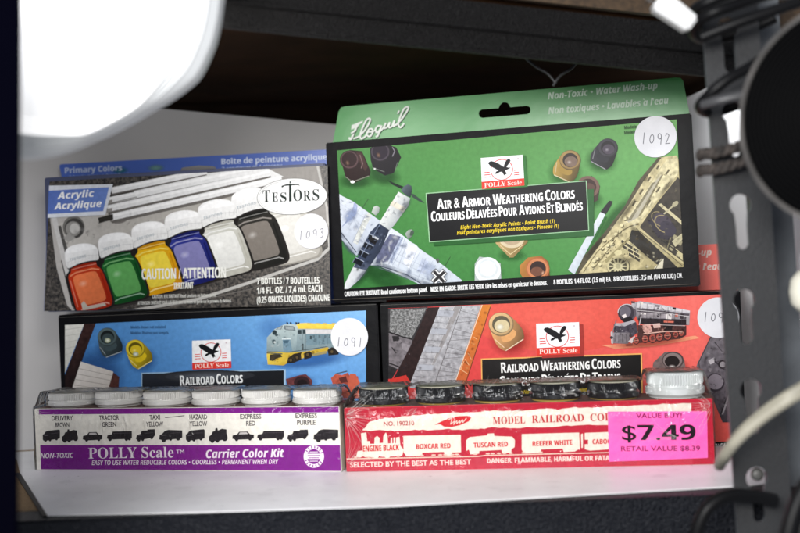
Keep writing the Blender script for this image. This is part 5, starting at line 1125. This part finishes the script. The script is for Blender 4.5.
ICON = {'truck': ([(0, .85), (0, .45), (.08, .4), (.16, .2), (.3, .12), (.95, .02), (1, .1), (1, .75), (.9, .8), (.6, .86), (.2, .95), (.04, .95)], [(.16, .9, .11), (.42, .88, .1), (.8, .8, .1)]),
        'tractor': ([(0, .95), (0, .6), (.12, .5), (.2, .25), (.32, .22), (.35, .0), (.45, .0), (.48, .18), (.7, .05), (.95, .1), (.95, .4), (1, .6), (1, .75), (.5, .95)], [(.18, .92, .14), (.45, .92, .12), (.85, .72, .2)]),
        'sedan': ([(0, .8), (.02, .5), (.22, .42), (.32, .18), (.7, .16), (.82, .4), (1, .45), (1, .78), (.85, .84), (.2, .9)], [(.2, .85, .1), (.82, .8, .1)]),
        'van_long': ([(0, .75), (.03, .5), (.2, .42), (.24, .18), (1, .15), (1, .72), (.9, .8), (.1, .86)], [(.13, .82, .09), (.78, .8, .09), (.9, .78, .08)]),
        'pickup': ([(0, .8), (.05, .5), (.25, .4), (.3, .15), (.6, .12), (.6, .05), (.98, .02), (1, .5), (.9, .7), (.4, .85), (.1, .95)], [(.16, .88, .11), (.35, .86, .09), (.82, .68, .11)]),
        'van': ([(0, .85), (.02, .5), (.12, .42), (.25, .15), (.4, .08), (1, .12), (1, .7), (.9, .78), (.2, .92)], [(.2, .88, .12), (.5, .84, .07), (.82, .76, .11)])}
kinds = ['truck', 'tractor', 'sedan', 'van_long', 'pickup', 'van'] * 2
for kd, (x0, x1, y0, y1) in zip(kinds, ((32, 75, 148, 178), (80, 120, 148, 179), (132, 181, 150, 179), (192, 255, 148, 178), (265, 313, 147, 178), (323, 381, 147, 178), (390, 437, 147, 178), (448, 494, 145, 179), (506, 560, 149, 177), (568, 635, 147, 176), (643, 696, 148, 177), (709, 771, 145, 178))):
    bod, wh = ICON[kd]; w_, h_ = x1 - x0, y1 - y0; ink = (40, 36, 40)
    a.poly(Z5([(x0 + x * w_, y0 + y * h_) for x, y in bod]), ink)
    for x, y, r0 in wh: a.poly(Z5(ell(x0 + x * w_, y0 + y * h_, r0 * w_ * .8, r0 * w_ * .9, 0, 14)), ink)
    if kd == 'sedan': a.poly(Z5([(x0 + x * w_, y0 + y * h_) for x, y in ((.35, .24), (.66, .22), (.74, .38), (.3, .42))]), (196, 190, 190))
    if kd in ('van', 'pickup', 'truck'): a.stroke(Z5([(x0 + .1 * w_, y0 + .52 * h_), (x0 + .3 * w_, y0 + .5 * h_)]), .5, (120, 112, 118)); a.stroke(Z5([(x0 + .5 * w_, y0 + .35 * h_), (x0 + .9 * w_, y0 + .3 * h_)]), .3, (88, 82, 88))
    if kd == 'van_long': a.stroke(Z5([(x0 + .26 * w_, y0 + .34 * h_), (x0 + .95 * w_, y0 + .3 * h_)]), .35, (86, 80, 86))
wt = (238, 226, 236)
a.text('NON-TOXIC', Z5([(27, 220)])[0], Z5([(110, 218.5)])[0], 4.6, 'si', wt, off=.02)
a.text('POLLY Scale', Z5([(147, 221)])[0], Z5([(360, 218)])[0], 11.0, 'rb', wt); a.text('TM', Z5([(366, 209)])[0], Z5([(386, 208)])[0], 4.0, '', wt)
a.text('Carrier Color Kit', Z5([(441, 220)])[0], Z5([(636, 217)])[0], 8.2, 'sbi', wt); a.text('EASY TO USE WATER REDUCIBLE COLORS • ODORLESS • PERMANENT WHEN DRY', Z5([(155, 237)])[0], Z5([(622, 234)])[0], 4.4, 'si', wt, off=.018)
c = Z5([(710, 216)])[0]; a.poly(ell(*c, 10.2, 11.2, 0, 36), wt); a.poly(ell(*c, 6.9, 7.6, 0, 30), PU); a.poly([(c[0] - 8, c[1] - 2.8), (c[0] + 8, c[1] - 2.9), (c[0] + 8, c[1] + 2.3), (c[0] - 8, c[1] + 2.4)], wt)
for k in range(18):
    if k in (4, 5, 13, 14): continue
    an = k * math.tau / 18 + .1; a.stroke([(c[0] + 7.8 * math.sin(an), c[1] - 8.6 * math.cos(an)), (c[0] + 9.5 * math.sin(an), c[1] - 10.4 * math.cos(an))], 1.0, PU)
a.stroke([(c[0] - 6, c[1] - .9), (c[0] + 6, c[1] - 1)], .8, PU); a.stroke([(c[0] - 5, c[1] + 1.2), (c[0] + 5, c[1] + 1.1)], .6, PU); a.stroke([(c[0] - 4, c[1] - 4.6), (c[0] + 4, c[1] - 4.7)], .7, wt); a.stroke([(c[0] - 4, c[1] + 4.6), (c[0] + 4, c[1] + 4.5)], .7, wt)
a.finish('printed_front', purple)
xs = [-KW / 2 + KW * (i + .5) / 6 * .985 + .15 for i in range(6)]
bottles(purple, xs, KD / 2, KH, 1.56, .92, [M_LIDW])
wrap(purple, KW, KH, KD, xs, [KH + .97] * 6, 1.6, 3, [(-KW / 2, KH, -80, 40, 9, 1.1), (KW / 2, KH + .1, 120, 215, 13, 1.8), (KW / 2 - 4.2, KH + .9, 200, 330, 6, 1.2)])

# ---------------------------------------------------------------- red kit
A_, B_ = onz(346.5, 471.8), onz(715, 464.2)
KW = (B_ - A_).length; yaw = math.degrees(math.atan2(B_.y - A_.y, B_.x - A_.x)); mid = (A_ + B_) / 2
KH, KD = 3.96, 3.6
km = pose(mid.x, mid.y, 0.004, yaw)
rk = thing('bottle_kit', 'red and cream shrink wrapped carton of dark lidded paint bottles with pink price sticker', 'paint kit', group=G_KIT); set_pose(rk, km)
kit_carton(rk, KW, KH, KD, [mat('red_kit_card', s2l((200, 40, 48)), 0.45), M_WRED, mat('red_cream_end', s2l((214, 150, 140)), 0.5)])
a = Art(km)
RE = (178, 32, 54); CRM = (226, 216, 204)
a.grid(rect(-KW / 2 + .03, .03, KW / 2 - .03, KH - .03), ((176, 30, 52), (186, 36, 58), (176, 32, 54), (180, 42, 62)), 6)
Zr7 = Zm(340, 400, 5.714); Zr8 = Zm(470, 395, 5.333)
# the smoke streamer, ragged
top = Zr7([(128, 172), (150, 150), (162, 128), (200, 115), (260, 102), (330, 98), (420, 86), (520, 80), (600, 74), (700, 72), (790, 72)]) + Zr8([(60, 88), (120, 84), (200, 84), (300, 82), (400, 72), (470, 78), (560, 66), (650, 68), (740, 60), (840, 58), (960, 52), (1100, 45), (1180, 44)])
bot = Zr7([(150, 176), (250, 172), (330, 178), (430, 170), (520, 172), (620, 166), (700, 170), (790, 164)]) + Zr8([(60, 180), (130, 172), (240, 178), (300, 170), (420, 172), (520, 164), (600, 158), (740, 160), (860, 156), (1000, 150), (1180, 146)])
def ragged(pl, amp, n=4):
    out = []
    for i in range(len(pl) - 1):
        for k in range(n):
            t = k / n; out.append((pl[i][0] + (pl[i + 1][0] - pl[i][0]) * t, pl[i][1] + (pl[i + 1][1] - pl[i][1]) * t + random.uniform(-amp, amp)))
    return out + [pl[-1]]
a.poly(ragged(top, .5) + ragged(bot, .5)[::-1], CRM)
# train: engine, boxcar, tank car, reefer, caboose
eng = [(120, 190), (150, 185), (155, 235), (170, 235), (172, 250), (196, 250), (198, 215), (212, 205), (226, 216), (226, 246), (246, 244), (248, 205), (262, 185), (272, 205), (274, 248), (290, 246), (290, 215), (298, 215), (298, 246), (306, 246), (306, 214), (314, 214), (314, 246), (320, 246), (320, 214), (340, 210), (345, 260), (365, 285), (355, 318), (300, 322), (240, 324), (215, 318), (195, 330), (165, 326), (150, 316), (130, 322), (95, 316), (100, 292), (128, 288)]
a.poly(Zr7(eng), CRM)
for x, y in ((110, 318), (150, 316), (205, 322), (270, 320), (330, 312)): a.poly(Zr7(ell(x, y, 17, 11, 0, 12)), CRM)
a.poly(Zr7([(362, 205), (690, 198), (692, 298), (640, 300), (640, 318), (598, 318), (595, 296), (470, 300), (470, 318), (380, 322), (364, 300)]), CRM)
a.poly(Zr7([(722, 230), (740, 212)]) + Zr8([(92, 215), (94, 206), (128, 204), (130, 218), (225, 222), (240, 240), (238, 278), (222, 288), (220, 306), (172, 310), (168, 292), (50, 298), (48, 312), (2, 316), (-6, 290)]) + Zr7([(722, 290)]), CRM)
a.poly(Zr8([(276, 208), (582, 200), (586, 285), (560, 300), (500, 304), (494, 285), (380, 290), (378, 308), (290, 312), (276, 292)]), CRM)
a.poly(Zr8([(612, 202), (760, 196), (900, 192), (1150, 186), (1160, 260), (1140, 280), (1000, 290), (900, 280), (722, 290), (640, 296), (612, 288)]), CRM); a.poly(Zr8([(592, 208), (602, 206), (602, 280), (594, 282)]), CRM); a.poly(Zr8([(612, 238), (630, 238), (630, 262), (612, 262)]), RE)
for x in range(0, 34): 
    xx = 60 + x * 34 + random.uniform(-5, 5); yy = 327 - x * .9
    a.poly(Zr7(ell(xx, yy, 13, 5, 0, 8)), (222, 190, 176)) if random.random() < .6 else None
a.stroke(Zr7([(40, 336), (790, 322)]) + Zr8([(80, 322), (500, 312), (1180, 296)]), .9, (226, 206, 190))
a.poly(ragged(Zr7([(40, 345), (790, 331)]) + Zr8([(500, 322), (1185, 304)]), .2) + Zr8([(1190, 392)]) + Zr7([(790, 398), (38, 408)]), (186, 56, 74))
ink = (196, 40, 48)
a.text('NO. 190210', Zr7([(250, 148)])[0], Zr7([(425, 143)])[0], 4.4, '', (170, 60, 60), off=.02)
sp = Zr7([(540, 142), (580, 122), (620, 104), (680, 92), (735, 90), (750, 100), (735, 122), (690, 142), (640, 154), (595, 152), (572, 138)]); a.poly(sp, ink)
a.stroke(Zr7([(620, 112), (640, 102), (632, 138), (655, 120), (650, 140)]), .7, CRM); a.stroke(Zr7([(650, 138), (668, 118), (668, 134), (684, 116), (684, 132), (700, 112), (702, 128), (722, 104)]), .7, CRM)
for wd, x0, x1, y, zz in (('MODEL', 122, 295, 156, Zr8), ('RAILROAD', 330, 608, 148, Zr8), ('COLORS', 642, 860, 139, Zr8)): a.text(wd, zz([(x0, y)])[0], zz([(x1, y - (x1 - x0) * .03)])[0], 7.6, 'rb', (186, 44, 50))
for s_, p0, p1, zz, h_ in (('ENGINE BLACK', (132, 294), (338, 286), Zr7, 5.6), ('BOXCAR RED', (436, 280), (632, 274), Zr7, 4.8), ('TUSCAN RED', (20, 280), (202, 274), Zr8, 4.8), ('REEFER WHITE', (334, 272), (545, 264), Zr8, 4.8), ('CABOOSE RED', (654, 262), (850, 256), Zr8, 4.8)): a.text(s_, zz([p0])[0], zz([p1])[0], h_, 'sb', ink)
a.text('SELECTED BY THE BEST AS THE BEST', Zr7([(58, 384)])[0], Zr7([(750, 366)])[0], 5.0, '', (236, 208, 200), off=.022); a.text('DANGER: FLAMMABLE, HARMFUL OR FATAL IF SWALLOWED', Zr8([(92, 363)])[0], Zr8([(1010, 340)])[0], 4.6, 'sb', (236, 208, 200))
a.finish('printed_front', rk)
# pink price sticker
sa = Art(km); ps = [(607.6, 411.4), (706.8, 411.0), (707.6, 457.6), (609, 461.4)]
sa.layer = 0.080 / sa.STEP
pu = [sa.uv(p) for p in ps]
so = build('price_sticker', bm_prism([Vector((u, -.078, v)) for u, v in pu], [Vector((u, -.070, v)) for u, v in pu]), M_PINK, rk)
Z9 = Zm(540, 360, 4.0)
dk = (96, 22, 62)
sa.text('VALUE BUY!', Z9([(384, 231)])[0], Z9([(567, 229)])[0], 4.6, '', (120, 26, 80), off=.018); sa.text('$7.49', Z9([(329, 320)])[0], Z9([(622, 318)])[0], 15.0, 'sb', (34, 22, 32)); sa.text('RETAIL VALUE $8.39', Z9([(324, 363)])[0], Z9([(640, 361)])[0], 4.8, '', (120, 26, 80), off=.016)
sa.finish('price_lettering', so)
xl = [383.5, 440.5, 497.5, 555, 613, 675]
inv = km.inverted(); xs = []
ctr = km @ Vector((0, KD / 2, KH + .7)); nrm = (km.to_3x3() @ Vector((0, -1, 0)))
for x in xl:
    r = ray(x, 392); tt = (ctr - CAM).dot(nrm) / r.dot(nrm); xs.append((inv @ (CAM + r * tt)).x)
bottles(rk, xs, KD / 2, KH, 1.5, 1.28, None, lambda i: (1.56, 1.08, [M_LIDB, M_GLARETOP, M_GOLD], True, 1) if i < 5 else (1.72, 1.50, [M_LIDG, M_LIDG, M_LIDG], False, 0))
wrap(rk, KW, KH, KD, xs, [KH + 1.13] * 5 + [KH + 1.56], 1.6, 11, [(-KW / 2, KH - .5, -75, 50, 26, 2.4), (-KW / 2, .5, -10, 70, 9, 1.5), (KW / 2, KH - .4, 130, 250, 16, 2.2), (-KW / 2 + 4.6, KH, 200, 240, 5, 2.2), (0, KH - .2, 195, 215, 4, 2.4), (KW / 2 - 2, 1.6, 150, 185, 6, 2.2), (-KW / 2 + 8.5, KH + .7, 20, 60, 4, 1.2), (KW / 2 - 8, KH + .5, 160, 190, 4, 1.6)])

# ================================================================== lamp, cables and reel round the rack
lc = P(20, -40, 51); LS = 51 / FPX
lamp = thing('round_lamp', 'large round glowing white lamp with a translucent rim, cut off at the top left', 'lamp', lc)
OUT = [(-180, 200), (0, 201), (11, 202), (22, 206), (33, 208), (42, 200), (50, 193), (60, 190), (70, 190), (80, 194), (90, 197), (110, 199), (180, 200)]
INN = [(-180, 174), (0, 174), (13, 176), (28, 181), (39, 184.5), (50, 188.5), (60, 187), (70, 187), (78, 180), (90, 173.5), (110, 173), (180, 174)]
def polar(tab, an):
    for (a0, r0), (a1, r1) in zip(tab, tab[1:]):
        if a0 <= an <= a1: return r0 + (r1 - r0) * (an - a0) / (a1 - a0)
def disc_ring(t, dz, shrink=1.0, n=144):
    """t = 0: inner outline of the rim, 1: outer outline (a slightly dented circle)"""
    out = []
    for k in range(n):
        an = -180 + 360 * (k + .5) / n; r = (polar(INN, an) * (1 - t) + polar(OUT, an) * t) * shrink * LS; an = math.radians(an)
        out.append(lc + R_ * (r * math.cos(an)) - U_ * (r * math.sin(an)) + D_ * dz)
    return out
def loft(loops, cap0=True, cap1=True):
    bm = bmesh.new(); rr = [[bm.verts.new(p) for p in l] for l in loops]; n = len(rr[0])
    for i in range(len(rr) - 1):
        for k in range(n): bm.faces.new((rr[i][k], rr[i][(k + 1) % n], rr[i + 1][(k + 1) % n], rr[i + 1][k]))
    if cap0: bm.faces.new(rr[0][::-1])
    if cap1: bm.faces.new(rr[-1])
    bmesh.ops.recalc_face_normals(bm, faces=bm.faces[:]); return bm
build('lamp_shade', loft([disc_ring(1, 2.4, .98), disc_ring(1, 1.7), disc_ring(.97, 1.0), disc_ring(.90, .8), disc_ring(.62, .5), disc_ring(.58, .40), disc_ring(.44, .38), disc_ring(.40, .28), disc_ring(.28, .26), disc_ring(.24, .14), disc_ring(.12, .12), disc_ring(0.04, .0)], True, True), M_SHADE, lamp, world=True)
build('lamp_diffuser', loft([disc_ring(0, -.03), disc_ring(0, -.16, .995), disc_ring(0, -.16, .97), disc_ring(0, -.26, .965), disc_ring(0, -.26, .94), disc_ring(0, -.36, .935), disc_ring(0, -.36, .91), disc_ring(0, -.46, .905), disc_ring(0, -.48, .86), disc_ring(0, -.8, .6), disc_ring(0, -.9, .2)], True, True), M_GLOW, lamp, world=True)

bl = bpy.data.lights.new('lamp_glow', 'AREA'); bl.shape = 'DISK'; bl.size = 0.07; bl.energy = 0.15; bl.spread = math.radians(120); bl.color = (1, 0.98, 0.95)
blo = bpy.data.objects.new('lamp_glow', bl); COL.objects.link(blo); blo.parent = lamp; blo.location = (D_ * 3.2 + R_ * 3.0 - U_ * 3.0) * CM
blo.rotation_euler = (D_ + R_ * 0.15 - U_ * 0.10).to_track_quat('-Z', 'Y').to_euler()

# reel, top right
reel = thing('cable_reel', 'black grooved cable reel with a worn pale rim at the top right edge', 'reel', P(846, 120, 46))
rc = P(853, 112, 46); rn = Vector((-0.62, -0.78, 0.05)).normalized()      # faces left and towards the camera
ra = rn.cross(Vector((0, 0, 1))).normalized(); rb = ra.cross(rn).normalized(); RR = 117 * 46 / FPX
def rring(r, d, n=96): return [rc + ra * (r * math.cos(k * math.tau / n)) + rb * (r * math.sin(k * math.tau / n)) + rn * d for k in range(n)]
grooves = []; r0 = RR * .955
for k in range(15):
    rr = r0 * (1 - k * .045); grooves += [rring(rr, .0 + .02 * k), rring(rr * .978, .05 + .02 * k)]
build('flange', loft([rring(RR * .958, -.35)] + grooves + [rring(r0 * .3, .3)], True, True), M_SPOOL, reel, world=True, smooth=False)
build('rim', loft([rring(RR * .962, -.30), rring(RR * 1.0, -.28), rring(RR * 1.0, .08), rring(RR * .962, .10), rring(RR * .962, -.30)], False, False), M_RIM, reel, world=True, smooth=False)
build('hub', loft([rring(RR * .6, -.36), rring(RR * .6, -3.2)], True, True), M_CABLE, reel, world=True, smooth=True)
build('rear_flange', loft([rring(RR * .95, -3.25), rring(RR * .95, -3.7)], True, True), M_SPOOL, reel, world=True, smooth=True)

# black cable wrapped round the post top
def coil(name, turns, r, m, label, cat, base, part=None):
    o = None; bm = bmesh.new()
    for t in turns: bm_tube(spline(t, 10), r, 12, bm)
    o = build(name, bm, m, smooth=True); o['label'] = label; o['category'] = cat; return o
d1 = 54.6
coil('black_cable', [[P(770, -6, d1), P(742, 3, d1 - .6), P(715, 12, d1 - .8), P(697, 22, d1), P(694, 34, d1 + 1.2), P(710, 40, d1 + 2.9), P(748, 30, d1 + 2.9), P(775, 18, d1 + 2.6)],
                     [P(772, -14, d1), P(736, -8, d1 - .9), P(704, 4, d1 - .7), P(694, 12, d1 + .6), P(700, 26, d1 + 2.6)],
                     [P(800, 2, d1 - 1), P(770, 12, d1 - 1), P(735, 24, d1 - .8), P(700, 38, d1 - .3)],
                     [P(790, 40, d1 - .2), P(752, 66, d1 - .7), P(727, 80, d1 - .9), P(708, 96, d1 - .5), P(700, 108, d1 + .6), P(716, 112, d1 + 2.8), P(760, 96, d1 + 2.8)]], 0.28, M_CABLE,
     'thick black rubber cable wound round the top of the slotted grey post', 'cable', None)
o = build('cable_tail', bm_tube(spline([P(703, 104, d1 - .3), P(722, 99, d1 - 1.0), P(752, 92, d1 - 1.2), P(790, 80, d1 - .9)], 10), .34, 12, flat=.7), mat('grey_rubber', (0.045, 0.045, 0.047), 0.45), smooth=True)
o['label'] = 'dull grey rubber cable length lying under the black cable loop on the post'; o['category'] = 'cable'
# brown braided cord: three turns
def braid(path, r, m, parent=None):
    bm = bmesh.new(); pts = spline(path, 14)
    for s_ in range(2):
        tw = []
        for i, p in enumerate(pts):
            an = i * .55 + s_ * math.pi; tw.append(p + Vector((0, math.cos(an), math.sin(an))) * r * .55)
        bm_tube(tw, r * .72, 8, bm)
    return bm
cord = bmesh.new()
for k, (y0, y1, sl) in enumerate(((152, 142, 0), (168, 159, 0))):
    bb = braid([P(764, y1 - 2, 57.6), P(752, y1, 55.9), P(735, (y0 + y1) / 2 + 1, 55.6), P(716, y0 + 1, 55.7), P(702, y0 + 2, 56.2), P(700, y0 + 4, 57.4)], .25, M_CORD)
    me = bpy.data.meshes.new('tmp'); bb.to_mesh(me); bb.free(); cord.from_mesh(me); bpy.data.meshes.remove(me)
o = build('braided_cord', cord, M_CORD, smooth=True); o['label'] = 'brown braided cord wound twice round the slotted post below the cable'; o['category'] = 'cord'
# white plug at the top
plug = thing('white_plug', 'out of focus white plastic plug hanging from the top edge by the post', 'plug', P(676, 8, 53))
a0, a1 = P(659, -2, 53), P(694, 24, 53); dv = (a1 - a0).normalized(); nv = dv.cross(D_).normalized()
pb_ = [a0 - nv * .55, a1 - nv * .42, a1 + nv * .42, a0 + nv * .55]
b = bm_prism([p for p in pb_], [p + D_ * .9 for p in pb_]); bmesh.ops.bevel(b, geom=b.edges[:], offset=.12, segments=2, affect='EDGES')
build('plug_body', b, M_TAGW, plug, world=True)
for k in (-.2, .2):
    s0 = a0 + nv * k - dv * .05 + D_ * .45; build('prong', bm_tube([s0, s0 - dv * .9], .09, 8), M_RIM, plug, world=True)
# pale flat twin cable sweeping down to the left
pth = spline([P(815, 383, 52), P(790, 397, 52), P(765, 414, 52.5), P(742, 434, 53), P(727, 452, 54), P(722, 462, 56)], 10)
fc = thing('flat_cable', 'pale grey flat twin cable crossing the lower part of the slotted post', 'cable', P(760, 420, 52.5))
for sgn, r_ in ((1, .24), (-1, .24)): build('cable_strand', bm_tube([p + U_ * (.17 * sgn) + R_ * (.12 * sgn) for p in pth], r_ * 1.2, 10), M_STRAP, fc, world=True, smooth=True)
build('cable_web', bm_tube([p - D_ * .1 for p in pth], .10, 8), M_DARKLINE, fc, world=True, smooth=True)
# coiled black hose, bottom right
hose = bmesh.new()
hc = P(838, 572, 49)
for k in range(4):
    rr = (4.3 - k * .75); c_ = hc + D_ * (k * .45) + R_ * (.25 * k)
    bm_tube([c_ + R_ * (rr * .62 * math.cos(t * math.tau / 64)) + U_ * (rr * 1.12 * math.sin(t * math.tau / 64)) + D_ * (.8 * math.cos(t * math.tau / 64)) for t in range(64)], .36, 12, hose, closed=True)
o = build('black_hose', hose, M_CABLE, smooth=True); o['label'] = 'coiled black hose in the bottom right corner in front of the post'; o['category'] = 'hose'
loop = spline([P(775, 500, 55.4), P(752, 496, 55), P(728, 496, 54.6), P(710, 506, 54.4), P(700, 522, 54.4), P(694, 545, 54.5), P(690, 575, 54.6)], 10)
o = build('black_cable', bm_tube(loop, .34, 12), M_CABLE, smooth=True); o['label'] = 'black cable curving down below the shelf front beside the slotted post'; o['category'] = 'cable'
cp = P(748, 482, 54.2)
o = build('bolt_head', bm_lathe([(0.34, 0, 0, 0), (.34, .12, 0, 0), (.25, .22, 0, 0), (.1, .26, 0, 0)], 24), mat('dull_bolt', (0.12, 0.12, 0.115), 0.5, 0.3), rack, smooth=True)
bpy.context.view_layer.update()
o.matrix_basis = Matrix.Translation((P(757, 474, 57.4) - Vector((0, 62, -6))) * CM) @ Matrix.Rotation(math.pi / 2, 4, 'X')
# cream cap at the right edge
kn = thing('cream_knob', 'cream rounded plastic knob cut off by the right edge beside the grey post', 'knob', P(812, 290, 56))
kp = [(0.05, 0, 0, 0), (.62, .1, 0, 0), (.95, .5, 0, 0), (1.02, 1.1, 0, 0), (.92, 1.7, 0, 0), (.6, 2.1, 0, 0), (.2, 2.25, 0, 0)]
kb = bm_lathe(kp, 40); kc = P(811, 313, 56); bmesh.ops.translate(kb, vec=kc, verts=kb.verts)
build('knob_body', kb, M_CREAM, kn, world=True, smooth=True)
kb = bm_lathe([(.45, 2.2, 0, 0), (.42, 3.0, 0, 0), (.3, 3.1, 0, 0)], 32); bmesh.ops.translate(kb, vec=kc, verts=kb.verts)
build('knob_stem', kb, M_TAGW, kn, world=True, smooth=True)
